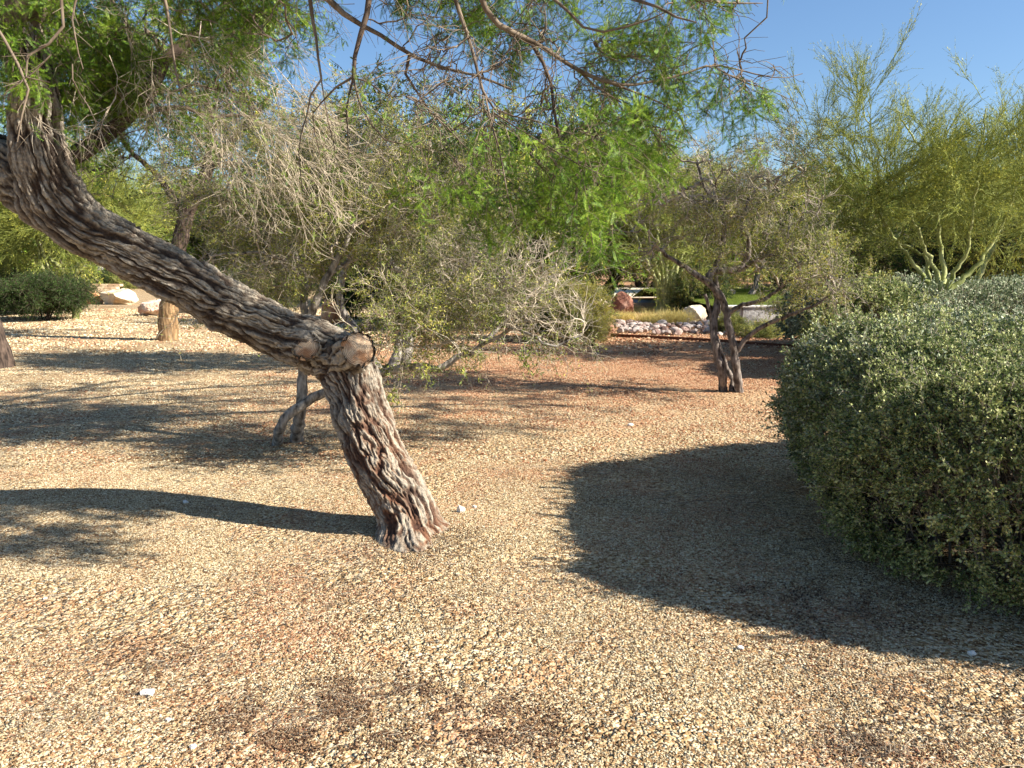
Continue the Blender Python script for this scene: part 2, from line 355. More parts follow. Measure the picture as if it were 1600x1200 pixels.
# ------------------------------------------------------------------ tree growing
class Tree:
    def __init__(s, seed):
        s.rg = np.random.default_rng(seed); s.pos = []; s.dir = []; s.par = []; s.rad = []; s.limbs = []; s.grown = []
    def limb(s, pts, r, K=None, wig=0.0, keep=True, a0=0.0):
        pts = np.asarray(pts, float); L = np.linalg.norm(np.diff(pts, axis=0), axis=1).sum()
        K = K or max(6, int(L/0.09)); K = min(K, 60)
        rv = np.interp(np.linspace(0, 1, len(pts)), np.linspace(0, 1, len(r)), r)
        p, rr = catmull(pts, K, rv)
        if wig:
            w = s.rg.normal(size=(K, 3))*wig; w[0] = 0; p = p + w
        i0 = len(s.pos); T = unit(np.gradient(p, axis=0))
        for k in range(K):
            s.pos.append(p[k]); s.dir.append(T[k]); s.par.append(i0+k-1 if k else -1); s.rad.append(rr[k])
        s.limbs.append((p, rr, keep, i0, a0)); return p
    def grow(s, targets, K=6, noise=0.07, angw=0.6, allow=None, lift=0.0, maxr=None):
        rg = s.rg; T = np.asarray(targets, float)
        n0 = len(s.pos); cap = n0 + len(T)*(K-1)
        pos = np.zeros((cap, 3)); di = np.zeros((cap, 3)); pos[:n0] = s.pos; di[:n0] = s.dir
        ok = np.ones(cap, bool)
        for (p, rr, keep, i0, a0) in s.limbs:
            ok[i0:i0+int(a0*len(p))] = False
        par = list(s.par); n = n0
        d0 = np.min(np.linalg.norm(T[:, None]-pos[None, :n0][:, ::max(1, n0//400)], axis=2), axis=1)
        for ti in np.argsort(d0):
            t = T[ti]; v = t-pos[:n]; ds = np.linalg.norm(v, axis=1)+1e-6
            cost = ds*(1+angw*(1-np.sum(v*di[:n], 1)/ds)) + (ds < 0.05)*10 + (~ok[:n])*100
            j = int(np.argmin(cost)); d = ds[j]
            c = pos[j] + unit(di[j]*0.8 + unit(t-pos[j])*0.5 + rg.normal(size=3)*0.25)*d*0.45 + np.array([0, 0, lift*d])
            u = np.linspace(0, 1, K)[:, None]
            p = (1-u)**2*pos[j] + 2*u*(1-u)*c + u*u*t + np.sin(pi*u)*rg.normal(size=(K, 3))*noise*min(d, 0.8)
            ids = [j] + list(range(n, n+K-1)); tg = unit(np.gradient(p, axis=0))
            pos[n:n+K-1] = p[1:]; di[n:n+K-1] = tg[1:]
            for k in range(1, K): par.append(ids[k-1])
            s.grown.append(ids); n += K-1
        s.allpos = pos[:n]; s.alldir = di[:n]; s.allpar = par; s.n0 = n0
        cnt = np.zeros(n); 
        for ids in s.grown: cnt[ids[-1]] += 1
        for i in range(n-1, n0-1, -1):
            if par[i] >= 0: cnt[par[i]] += cnt[i]
        s.cnt = cnt
        return s
    def fine(s, rt=0.004, ex=0.45):
        P_ = np.array([s.allpos[ids] for ids in s.grown]); R = np.array([rt*np.maximum(s.cnt[ids], 1)**ex for ids in s.grown])
        for g, ids in enumerate(s.grown):
            R[g, 0] = R[g, 1]
            if ids[0] < s.n0: R[g] = np.minimum(R[g], s.rad[ids[0]]*0.75)
            R[g, -1] = min(R[g, -1], R[g, -2])
        return P_, R
def blobs(rg, specs):
    """specs: (cx,cy,cz, rx,ry,rz, n)"""
    out = []
    for (c, r, n) in specs:
        d = unit(rg.normal(size=(n, 3))); q = rg.uniform(0.15, 1, n)[:, None]**(1/2.2)
        out.append(np.asarray(c) + d*q*np.asarray(r))
    return np.vstack(out)
def pblob(px, py, rx, ry, Y, ry3, n):
    c = P(px, py, Y); k = Y/FOC
    return (c, (rx*k, ry3, ry*k), n)
def spray_points(Pp, n, rg, t=(0.1, 1), spread=0.7, bias=(0, 0, 0)):
    N, K, _ = Pp.shape; M = N*n; idx = np.repeat(np.arange(N), n); tt = rg.uniform(t[0], t[1], M)*(K-1)
    k = np.clip(tt.astype(int), 0, K-2); f = (tt-k)[:, None]
    p = Pp[idx, k]*(1-f)+Pp[idx, k+1]*f; T = unit(Pp[idx, k+1]-Pp[idx, k])
    return p, unit(T + spread*unit(rg.normal(size=(M, 3))) + np.asarray(bias))
def build_tree(name, label, base, tr, bark, twig, kinds, group=None, cat='tree', trunk_S=12, rt=0.004, ntwig=4, twigL=(0.2, 0.45), nspray=3,
               scale=(0.8, 1.2), bias=(0, 0, 0), spread=0.7, twbias=(0, 0, 0), trunk_names=None, twr=(0.004, 0.002), bark2=None, foliage=True, keep=1.0, gap=0.33, gs=1.0):
    """tr: a grown Tree. Parts: trunk / limb (each), branches (stuff), foliage (stuff)"""
    rg = tr.rg; o = thing(name, label, cat, base, group)
    for i, (p, rr, keep, i0, a0) in enumerate(tr.limbs):
        if not keep: continue
        g = Geo(); S = trunk_S
        k = np.arange(len(p)); rj = rr*(1+0.06*np.sin(k*1.7+i))
        g.add(*tubes(p, rj, S)); g.obj((trunk_names or {}).get(i, 'trunk' if i == 0 else 'limb'), [bark if i == 0 or bark2 is None else bark2], o)
    Pf, Rf = tr.fine(rt)
    tw, tr_ = sprout(Pf, Rf, ntwig, rg, t=(0.25, 1), L=twigL, ang=(0.3, 0.9), bias=twbias, K=4, r=twr)
    g = Geo(); g.add(*tubes(Pf, Rf, 5)); g.add(*tubes(tw, tr_, 3)); g.obj('branches', [twig], o, kind='stuff')
    if foliage:
        tot = sum(w for _, w in kinds)
        p1, d1 = spray_points(tw, nspray, rg, (0.2, 1), spread, bias)
        p2, d2 = spray_points(Pf, max(1, nspray), rg, (0.5, 1), spread, bias)
        p = np.vstack([p1, p2]); d = np.vstack([d1, d2])
        gn = vnoise(p[:, 0]*1.9*gs+p[:, 1]*0.9*gs+60, p[:, 2]*1.9*gs+p[:, 1]*0.8*gs+60, int(rg.integers(1000)))
        gn = np.where(p[:, 2] < 1.1, 1.0, gn); kk_ = (gn > gap*rg.uniform(0.8, 1.2, len(p))) & (rg.uniform(size=len(p)) < keep); p, d = p[kk_], d[kk_]
        pick = rg.uniform(0, tot, len(p)); a = 0
        # foliage kinds follow large clumps so colour varies by bough
        cl = vnoise(p[:, 0]*1.3+p[:, 1]*0.7+40, p[:, 2]*1.3+p[:, 1]*0.5+40, int(rg.integers(1000)))
        pick = np.clip(0.55*pick/tot + 0.9*(cl-0.25), 0, 0.999)*tot
        for kk, wgt in kinds:
            sel = (pick >= a) & (pick < a+wgt); a += wgt
            if sel.sum() == 0: continue
            scatter('foliage', kk, templates(kk), p[sel], d[sel], rg, scale, o)
    return o

# ================================================================== GROUND
def ground_material():
    m, N, L, b = newmat('desert_gravel')
    tc = nd(N, 'ShaderNodeTexCoord')
    def vor(s, f='F1'):
        v = nd(N, 'ShaderNodeTexVoronoi', feature=f); v.inputs['Scale'].default_value = s; L.new(tc.outputs['Object'], v.inputs['Vector']); return v
    def noi(s, d=4):
        v = nd(N, 'ShaderNodeTexNoise'); v.inputs['Scale'].default_value = s; v.inputs['Detail'].default_value = d; L.new(tc.outputs['Object'], v.inputs['Vector']); return v
    v1 = vor(75); v2 = vor(28)
    pebble = ramp(N, [(0.0, (0.16, 0.085, 0.04)), (0.35, (0.38, 0.25, 0.12)), (0.6, (0.55, 0.41, 0.23)), (1.0, (0.76, 0.64, 0.44))])
    sep = nd(N, 'ShaderNodeSeparateColor'); L.new(v1.outputs['Color'], sep.inputs[0]); L.new(sep.outputs[0], pebble.inputs[0])
    n1 = noi(0.55, 5); n2 = noi(2.6, 6)
    # redder soil farther back: follows position in the place (the mulch there is red), broken by noise
    sx = nd(N, 'ShaderNodeSeparateXYZ'); L.new(tc.outputs['Object'], sx.inputs[0])
    my = nd(N, 'ShaderNodeMapRange'); my.inputs['From Min'].default_value = 7; my.inputs['From Max'].default_value = 12; L.new(sx.outputs[1], my.inputs[0])
    mxr = nd(N, 'ShaderNodeMapRange'); mxr.inputs['From Min'].default_value = -4.5; mxr.inputs['From Max'].default_value = 1; L.new(sx.outputs[0], mxr.inputs[0])
    mu = nd(N, 'ShaderNodeMath', operation='MULTIPLY'); L.new(my.outputs[0], mu.inputs[0]); L.new(mxr.outputs[0], mu.inputs[1])
    pr = ramp(N, [(0.50, (0, 0, 0)), (0.72, (1, 1, 1))]); L.new(n2.outputs[0], pr.inputs[0])
    m2 = nd(N, 'ShaderNodeMath', operation='MULTIPLY_ADD'); m2.inputs[1].default_value = 0.5; L.new(mu.outputs[0], m2.inputs[0])
    m3 = nd(N, 'ShaderNodeMath', operation='MULTIPLY'); m3.inputs[1].default_value = 0.5; L.new(pr.outputs[0], m3.inputs[0]); L.new(m3.outputs[0], m2.inputs[2])
    mx = nd(N, 'ShaderNodeMix', data_type='RGBA'); L.new(m2.outputs[0], mx.inputs[0]); L.new(pebble.outputs[0], mx.inputs[6]); mx.inputs[7].default_value = (0.45, 0.20, 0.10, 1)
    # litter-dark smudges
    pr2 = ramp(N, [(0.55, (1, 1, 1)), (0.75, (0.62, 0.55, 0.48))]); L.new(n1.outputs[0], pr2.inputs[0])
    mm = nd(N, 'ShaderNodeMix', data_type='RGBA', blend_type='MULTIPLY'); mm.inputs[0].default_value = 1
    L.new(mx.outputs[2], mm.inputs[6]); L.new(pr2.outputs[0], mm.inputs[7])
    L.new(mm.outputs[2], b.inputs['Base Color']); b.inputs['Roughness'].default_value = 0.95; b.inputs['Specular IOR Level'].default_value = 0.1
    bp = nd(N, 'ShaderNodeBump'); bp.inputs['Strength'].default_value = 1.0; bp.inputs['Distance'].default_value = 0.012; bp.invert = True
    L.new(v1.outputs['Distance'], bp.inputs['Height'])
    bp2 = nd(N, 'ShaderNodeBump'); bp2.inputs['Strength'].default_value = 0.8; bp2.inputs['Distance'].default_value = 0.03; bp2.invert = True
    L.new(v2.outputs['Distance'], bp2.inputs['Height']); L.new(bp.outputs[0], bp2.inputs['Normal'])
    L.new(bp2.outputs[0], b.inputs['Normal'])
    return m
M_ground = ground_material()
def sheet(name, xs, ys, zf, mat):
    X, Y = np.meshgrid(xs, ys); Z = zf(X, Y)
    v = np.stack([X, Y, Z], -1).reshape(-1, 3); nx = len(xs); ny = len(ys)
    i = np.arange(ny-1)[:, None]*nx + np.arange(nx-1)[None]
    f = np.stack([i, i+1, i+nx+1, i+nx], -1).reshape(-1, 4)
    g = Geo(); g.add(v, f); return g.obj(name, [mat])
xs = np.r_[-900, -300, -120, -60, np.linspace(-30, 30, 240), 60, 120, 300, 900]
ys = np.r_[-300, -60, -20, np.linspace(-6, 24, 200), np.geomspace(24.5, 1500, 50)]
fade = lambda X, Y: np.clip(1.3-np.hypot(X, Y)/45, 0, 1)
ground = sheet('ground', xs, ys, lambda X, Y: gz(X, Y)*fade(X, Y), M_ground); tag(ground, kind='structure')

# ------------------------------------------------------------------ rocks
def ico(sub):
    t = (1+5**.5)/2
    v = [(-1, t, 0), (1, t, 0), (-1, -t, 0), (1, -t, 0), (0, -1, t), (0, 1, t), (0, -1, -t), (0, 1, -t), (t, 0, -1), (t, 0, 1), (-t, 0, -1), (-t, 0, 1)]
    f = [(0, 11, 5), (0, 5, 1), (0, 1, 7), (0, 7, 10), (0, 10, 11), (1, 5, 9), (5, 11, 4), (11, 10, 2), (10, 7, 6), (7, 1, 8), (3, 9, 4), (3, 4, 2), (3, 2, 6), (3, 6, 8), (3, 8, 9), (4, 9, 5), (2, 4, 11), (6, 2, 10), (8, 6, 7), (9, 8, 1)]
    v = [tuple(unit(a)) for a in v]
    for _ in range(sub):
        mid = {}; nf = []
        def md(a, b):
            k = (min(a, b), max(a, b))
            if k not in mid: mid[k] = len(v); v.append(tuple(unit((np.array(v[a])+np.array(v[b]))/2)))
            return mid[k]
        for a, b, c in f:
            x, y, z = md(a, b), md(b, c), md(c, a); nf += [(a, x, z), (b, y, x), (c, z, y), (x, y, z)]
        f = nf
    return np.array(v), np.array(f)
ICO = {k: ico(k) for k in (0, 1, 2, 3, 4)}
def rock_geo(seed, size, sub=3, cuts=9, rough=0.05):
    rg = np.random.default_rng(seed); v, f = ICO[sub]; v = v.copy()
    for _ in range(cuts):
        n = unit(rg.normal(size=3)); d = rg.uniform(0.55, 0.85); s = v@n; k = s > d; v[k] -= (s[k]-d)[:, None]*n
    if sub >= 2:
        v = v*(1+rough*(vnoise(v[:, 0]*4+v[:, 2]*3+20, v[:, 1]*4+20, seed)-0.5)[:, None]*2 + rough*0.5*(vnoise(v[:, 0]*11+50, v[:, 1]*11+v[:, 2]*9+50, seed)-0.5)[:, None]*2)
    return v*np.asarray(size), f
def stone_mat(name, cols, scale=3.0, rnd=True):
    m, N, L, b = newmat(name)
    tc = nd(N, 'ShaderNodeTexCoord'); n = nd(N, 'ShaderNodeTexNoise'); n.inputs['Scale'].default_value = scale; n.inputs['Detail'].default_value = 6; n.inputs['Distortion'].default_value = 0.8
    L.new(tc.outputs['Object'], n.inputs['Vector']); oi = nd(N, 'ShaderNodeObjectInfo')
    ad = nd(N, 'ShaderNodeMath', operation='MULTIPLY_ADD'); ad.inputs[1].default_value = 0.6 if rnd else 0.0; L.new(oi.outputs['Random'], ad.inputs[0])
    sb = nd(N, 'ShaderNodeMath', operation='SUBTRACT'); sb.inputs[1].default_value = 0.3 if rnd else 0.0; L.new(n.outputs[0], sb.inputs[0]); L.new(sb.outputs[0], ad.inputs[2])
    r = ramp(N, [(0.25+0.5*i/(len(cols)-1), c) for i, c in enumerate(cols)]); L.new(ad.outputs[0], r.inputs[0]); L.new(r.outputs[0], b.inputs['Base Color'])
    n2 = nd(N, 'ShaderNodeTexNoise'); n2.inputs['Scale'].default_value = scale*7; n2.inputs['Detail'].default_value = 5; L.new(tc.outputs['Object'], n2.inputs['Vector'])
    bp = nd(N, 'ShaderNodeBump'); bp.inputs['Strength'].default_value = 0.6; bp.inputs['Distance'].default_value = 0.03; L.new(n2.outputs[0], bp.inputs['Height']); L.new(bp.outputs[0], b.inputs['Normal'])
    b.inputs['Roughness'].default_value = 0.9; b.inputs['Specular IOR Level'].default_value = 0.2
    return m
M_pebble = stone_mat('pebble', [(0.15, 0.08, 0.035), (0.44, 0.29, 0.15), (0.62, 0.46, 0.25), (0.74, 0.61, 0.37), (0.86, 0.79, 0.58)], 30)
M_pebr = stone_mat('red_pebble', [(0.18, 0.065, 0.035), (0.44, 0.19, 0.09), (0.60, 0.33, 0.18), (0.74, 0.50, 0.32)], 30)
M_river = stone_mat('river_stone', [(0.20, 0.12, 0.10), (0.36, 0.27, 0.23), (0.50, 0.41, 0.36), (0.66, 0.58, 0.52)], 4)
M_redrock = stone_mat('red_sandstone', [(0.34, 0.12, 0.05), (0.55, 0.24, 0.11), (0.70, 0.42, 0.24), (0.82, 0.68, 0.50)], 1.8, False)
M_palerock = stone_mat('pale_sandstone', [(0.42, 0.26, 0.15), (0.58, 0.44, 0.29), (0.66, 0.56, 0.42), (0.72, 0.66, 0.54)], 1.8, False)
M_pinkrock = stone_mat('pink_sandstone', [(0.50, 0.24, 0.15), (0.68, 0.44, 0.33), (0.82, 0.68, 0.58), (0.86, 0.78, 0.70)], 2.4, False)
M_darkrock = stone_mat('dark_rock', [(0.05, 0.035, 0.03), (0.10, 0.07, 0.06), (0.16, 0.11, 0.09)], 5, False)
M_mauverock = stone_mat('maroon_rock', [(0.13, 0.05, 0.035), (0.26, 0.12, 0.08), (0.42, 0.25, 0.18)], 3, False)
M_white = stone_mat('white_stone', [(0.72, 0.68, 0.60), (0.85, 0.82, 0.76), (0.9, 0.88, 0.84)], 20, False)
# gravel instances
def pebble_templates(mat, k, seed):
    out = []
    for i in range(k):
        v, f = rock_geo(seed+i, (1, 0.72, 0.5), 1, 5); g = Geo(); g.add(v, f)
        out.append(bpy.data.objects.new('pebble', g.mesh('pebble', [mat], False)))
    return out
PEB = pebble_templates(M_pebble, 8, 300); PEBR = pebble_templates(M_pebr, 6, 400)
rg = np.random.default_rng(11)
def wedge(n, y0, y1, pw=1.0, half=0.70):
    y = (y0**pw + rg.uniform(0, 1, n)*(y1**pw-y0**pw))**(1/pw); x = rg.uniform(-1, 1, n)*(half*y+0.25)
    return x, y
def lay_gravel(name, n, y0, y1, size, tm, key, red=None):
    x, y = wedge(n, y0, y1, 2.0)
    redness = np.clip((y-5.5)/4.0, 0, 1)*np.clip((x+4.5)/5, 0, 1)*0.8 + 0.7*np.clip(vnoise(x*0.8+30, y*0.8+30, 21)*0.6+vnoise(x*2.5+30, y*2.5+30, 22)*0.4-0.52, 0, 1)*3
    for (qx, qy, qr, qa) in ((1300, 965, 0.22, 0.8), (1380, 1185, 0.16, 0.9), (1180, 930, 0.12, 0.5), (470, 1000, 0.2, 0.35), (420, 1195, 0.2, 0.5), (900, 905, 0.3, 0.35), (450, 1110, 0.12, 0.8), (600, 1085, 0.10, 0.8), (760, 1130, 0.13, 0.8)):  # red soil; the last three colour in soft branch shade
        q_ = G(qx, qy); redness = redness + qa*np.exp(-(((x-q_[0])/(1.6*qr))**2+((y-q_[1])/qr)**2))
    k = rg.uniform(size=n) < (redness if red else 1-redness); x, y = x[k], y[k]; n = len(x)
    # thin patches where bare soil shows
    bare = vnoise(x*1.9+70, y*1.9+70, 31)*0.6 + vnoise(x*5+70, y*5+70, 32)*0.4
    k = rg.uniform(size=n) < np.clip(1.35-2.4*np.clip(bare-0.45, 0, 1)*3, 0.14, 1); x, y = x[k], y[k]; n = len(x)
    s = size[0]*(size[1]/size[0])**(rg.uniform(0, 1, n)**1.8); s = s*np.where(rg.uniform(size=n) < 0.004, 1.8, 1.0)
    d = rg.normal(size=(n, 3))*np.array([1, 1, 0.25])
    scatter(name, key, tm, np.stack([x, y, gz(x, y)*fade(x, y)+s*0.18], 1), d, rg, s.astype(np.float32), None, 'stuff', rg.normal(size=n)*0.4)
lay_gravel('gravel', 600000, 1.9, 6.5, (0.0022, 0.0070), PEB, 'peb', False)
lay_gravel('gravel', 460000, 1.9, 6.5, (0.0022, 0.0066), PEBR, 'pebr', True)
lay_gravel('gravel', 260000, 6.3, 15.0, (0.006, 0.014), PEB, 'peb', False)
lay_gravel('gravel', 260000, 6.3, 15.0, (0.006, 0.014), PEBR, 'pebr', True)
lay_gravel('gravel', 110000, 14.5, 30.0, (0.018, 0.035), PEB, 'peb', False)
lay_gravel('gravel', 110000, 14.5, 30.0, (0.018, 0.035), PEBR, 'pebr', True)
# dry twigs and leaf litter, some massed as painted soft branch shade
x, y = wedge(16000, 1.9, 9, 1.5); clump = vnoise(x*1.1+10, y*1.1+10, 41)*0.6+vnoise(x*3.1+10, y*3.1+10, 42)*0.4
k = rg.uniform(size=len(x)) < np.clip((clump-0.38)*4, 0.06, 1); x, y = x[k], y[k]; n = len(x)
scatter('litter', 'litter', templates('litter', 8), np.stack([x, y, gz(x, y)+0.006], 1), rg.normal(size=(n, 3))*np.array([1, 0.5, 0.05]), rg, (0.6, 1.5), None, 'stuff', rg.normal(size=n)*0.2)
pc = [np.c_[rg.uniform(1.2, 3.2, 2500), rg.uniform(2.9, 5.5, 2500)]]
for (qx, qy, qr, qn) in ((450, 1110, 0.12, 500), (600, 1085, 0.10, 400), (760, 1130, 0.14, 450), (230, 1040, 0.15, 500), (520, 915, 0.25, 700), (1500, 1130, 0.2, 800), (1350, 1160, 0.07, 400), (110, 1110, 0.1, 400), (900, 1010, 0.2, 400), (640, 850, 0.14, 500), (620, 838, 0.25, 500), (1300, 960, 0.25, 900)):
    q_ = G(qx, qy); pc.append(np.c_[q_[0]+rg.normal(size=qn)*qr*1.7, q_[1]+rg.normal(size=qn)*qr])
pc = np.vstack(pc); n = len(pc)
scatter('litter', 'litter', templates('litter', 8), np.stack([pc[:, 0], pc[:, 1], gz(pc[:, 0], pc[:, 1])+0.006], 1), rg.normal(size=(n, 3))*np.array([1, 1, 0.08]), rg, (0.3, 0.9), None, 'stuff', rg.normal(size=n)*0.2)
M_pebd = stone_mat('shade_brown_pebble', [(0.06, 0.03, 0.018), (0.14, 0.075, 0.04), (0.26, 0.15, 0.08), (0.40, 0.27, 0.16)], 30)  # dark pebbles paint soft branch shade, and brown soil, into the gravel
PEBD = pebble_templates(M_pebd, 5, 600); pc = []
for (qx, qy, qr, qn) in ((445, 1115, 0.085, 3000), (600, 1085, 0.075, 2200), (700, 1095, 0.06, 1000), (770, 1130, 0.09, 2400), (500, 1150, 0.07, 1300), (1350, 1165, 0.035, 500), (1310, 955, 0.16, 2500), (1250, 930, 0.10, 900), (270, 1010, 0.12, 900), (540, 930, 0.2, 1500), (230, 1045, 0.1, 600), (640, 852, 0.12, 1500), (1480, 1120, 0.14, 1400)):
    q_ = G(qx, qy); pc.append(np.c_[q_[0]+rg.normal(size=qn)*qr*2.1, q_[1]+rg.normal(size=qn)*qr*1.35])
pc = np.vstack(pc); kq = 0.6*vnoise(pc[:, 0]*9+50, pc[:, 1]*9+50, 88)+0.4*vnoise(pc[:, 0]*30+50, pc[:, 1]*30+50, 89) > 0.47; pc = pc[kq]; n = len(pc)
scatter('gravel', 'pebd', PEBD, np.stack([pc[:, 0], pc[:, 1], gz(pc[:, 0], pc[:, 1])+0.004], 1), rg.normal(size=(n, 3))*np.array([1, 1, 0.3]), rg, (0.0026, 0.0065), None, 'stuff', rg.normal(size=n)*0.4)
for i, (px, py, s, lb) in enumerate([(230, 1077, 0.028, 'largest white stone lying on the tan gravel'), (290, 782, 0.022, 'small white stone at the edge of the trunk shadow'),
        (720, 806, 0.030, 'upright white chip of rock just beside the leaning trunk base'), (262, 1116, 0.012, 'small white pebble near the bottom left of the gravel'),
        (301, 1160, 0.013, 'white pebble closest to the bottom edge of the picture'), (70, 928, 0.011, 'white pebble nearest the left edge of the gravel'),
        (741, 797, 0.016, 'pale flat chip behind the upright white chip'), (1156, 1014, 0.016, 'pale stone on gravel below the hedge shadow'), (1517, 1026, 0.02, 'grey stone lying in the hedge shadow'),
        (985, 668, 0.03, 'small pale stone on the red gravel in mid distance')]):
    v, f = rock_geo(900+i, (s, s*0.8, s*(1.2 if i == 2 else 0.6)), 2, 6); g = Geo(); q = G(px, py); g.add(v+q+np.array([0, 0, float(gz(q[0], q[1]))+s*0.4]), f)
    tag(g.obj('stone', [M_white], None, False), lb, 'stone')

# ================================================================== MAIN LEANING TREE
M_bark, N, L, b = newmat('furrowed_bark')
at = nd(N, 'ShaderNodeAttribute', attribute_name='furrow'); hr = nd(N, 'ShaderNodeAttribute', attribute_name='red')
r1 = ramp(N, [(0.0, (0.275, 0.245, 0.20)), (0.3, (0.15, 0.125, 0.098)), (0.8, (0.045, 0.033, 0.026))]); L.new(at.outputs['Fac'], r1.inputs[0])
r2 = ramp(N, [(0.0, (0.30, 0.25, 0.195)), (0.2, (0.20, 0.15, 0.105)), (0.5, (0.16, 0.075, 0.042)), (1.0, (0.055, 0.025, 0.016))]); L.new(at.outputs['Fac'], r2.inputs[0])
mx = nd(N, 'ShaderNodeMix', data_type='RGBA'); L.new(hr.outputs['Fac'], mx.inputs[0]); L.new(r1.outputs[0], mx.inputs[6]); L.new(r2.outputs[0], mx.inputs[7])
tc = nd(N, 'ShaderNodeTexCoord'); nn_ = nd(N, 'ShaderNodeTexNoise'); nn_.inputs['Scale'].default_value = 60; nn_.inputs['Detail'].default_value = 6; L.new(tc.outputs['Object'], nn_.inputs['Vector'])
r3 = ramp(N, [(0.32, (0.7, 0.7, 0.7)), (0.66, (1.4, 1.37, 1.32))]); L.new(nn_.outputs[0], r3.inputs[0])
mm = nd(N, 'ShaderNodeMix', data_type='RGBA', blend_type='MULTIPLY'); mm.inputs[0].default_value = 1; L.new(mx.outputs[2], mm.inputs[6]); L.new(r3.outputs[0], mm.inputs[7])
L.new(mm.outputs[2], b.inputs['Base Color']); b.inputs['Roughness'].default_value = 0.9; b.inputs['Specular IOR Level'].default_value = 0.2
bp = nd(N, 'ShaderNodeBump'); bp.inputs['Strength'].default_value = 1.0; bp.inputs['Distance'].default_value = 0.012; L.new(nn_.outputs[0], bp.inputs['Height']); L.new(bp.outputs[0], b.inputs['Normal'])

def bark_trunk(name, pts, rads, parent, U=270, step=0.0065, twist=0.12, depth=0.020, cells=34, seed=1, redf=None, flare=None, knots=()):
    pts = np.asarray(pts, float); Lt = np.linalg.norm(np.diff(pts, axis=0), axis=1).sum(); K = int(Lt/step)
    p, r = catmull(pts, K, rads); s = np.r_[0, np.cumsum(np.linalg.norm(np.diff(p, axis=0), axis=1))]
    T = unit(np.gradient(p, axis=0)); A = np.zeros_like(p); a = unit(np.cross(T[0], (0, 1, 0)))
    for i in range(K):
        a = unit(a - T[i]*np.dot(a, T[i])); A[i] = a
    B = np.cross(T, A)
    u = np.arange(U)/U; Um, Sm = np.meshgrid(u, s); ut = Um + twist*Sm
    wv = 0.7*vnoise(ut*6, Sm*4, seed+1, 6) + 0.5*vnoise(ut*14, Sm*13, seed+2, 14) + 0.25*vnoise(ut*30, Sm*30, seed+8, 30)
    n1 = vnoise(ut*cells+wv*1.1, Sm*4.2+wv, seed+3, None if False else cells) if False else None
    def rid(c, fy, sd, warp):
        x = (ut*c + warp) % c
        return vnoise(x, Sm*fy, sd, c)
    a1 = rid(cells, 4.4, seed+3, wv*1.7); a2 = rid(cells*2, 10.0, seed+4, wv*2.6); a3 = rid(cells*4, 38.0, seed+5, wv*3)
    f1 = np.clip(1.15-np.abs(a1-0.5)/0.16, 0, 1)**1.2; f2 = np.clip(1.1-np.abs(a2-0.5)/0.15, 0, 1)
    big = vnoise(ut*4, Sm*2.4, seed+6, 4)-0.5
    fur = np.clip(0.85*f1+0.5*f2+0.25*(0.5-a3), 0, 1)
    plate = vnoise((ut*cells*1.0+wv) % cells, Sm*9, seed+15, cells); h = -depth*fur + depth*0.7*(a3-0.5) + depth*0.6*np.where(plate > 0.55, 0.5, np.where(plate > 0.35, 0.0, -0.4)) + 0.10*big*r[:, None] + depth*0.6*(a1-0.5)
    R = r[:, None] + h
    if flare is not None: R += flare(s)[:, None]*(0.1+1.8*vnoise(ut*7, Sm*0.5, seed+9, 7))
    th = 2*pi*u; V = p[:, None]+R[..., None]*(np.cos(th)[None, :, None]*A[:, None]+np.sin(th)[None, :, None]*B[:, None])
    for (c, rad, amp) in knots:            # swollen burls / hollows
        dv = V-np.asarray(c); d = np.linalg.norm(dv, axis=-1); N_ = unit(V-p[:, None])
        V = V + N_*(amp*np.exp(-(d/rad)**2))[..., None]
    i = np.arange(K-1)[:, None]*U; j = np.arange(U)[None]; j2 = (j+1) % U
    F = np.stack([i+j, i+j2, i+U+j2, i+U+j], -1).reshape(-1, 4)
    g = Geo(); g.add(V.reshape(-1, 3), F); o = g.obj(name, [M_bark], parent)
    me = o.data; at = me.attributes.new('furrow', 'FLOAT', 'POINT'); at.data.foreach_set('value', fur.ravel().astype(np.float32))
    rd = redf(s)[:, None]*np.clip(0.5+1.6*(vnoise(ut*5, Sm*3, seed+12, 5)-0.5)+0.25, 0, 1) if redf is not None else np.zeros_like(fur)
    at = me.attributes.new('red', 'FLOAT', 'POINT'); at.data.foreach_set('value', rd.ravel().astype(np.float32))
    return o
base = P(642, 838, 4.62)
main = thing('leaning_mesquite_tree', 'big leaning mesquite tree with deeply furrowed grey bark and two sawn stubs at its bend', 'tree', (base[0], base[1], 0))
tp = [P(650, 868, 4.58), P(641, 835, 4.62), P(629, 790, 4.68), P(592, 720, 4.80), P(564, 650, 4.92), P(548, 597, 5.02), P(528, 562, 5.07), P(492, 541, 5.07), P(440, 522, 5.04),
      P(400, 503, 4.98), P(333, 466, 4.90), P(300, 445, 4.86), P(250, 419, 4.80), P(180, 381, 4.70), P(122, 350, 4.6), P(84, 305, 4.55), P(64, 250, 4.5), P(56, 190, 4.48), P(56, 140, 4.45), P(40, 80, 4.45), P(20, 20, 4.45), P(5, -40, 4.45), P(0, -110, 4.4)]
tr_ = [0.19, 0.185, 0.178, 0.168, 0.182, 0.178, 0.176, 0.172, 0.166, 0.158, 0.152, 0.152, 0.152, 0.152, 0.160, 0.165, 0.145, 0.125, 0.118, 0.11, 0.10, 0.09, 0.085]
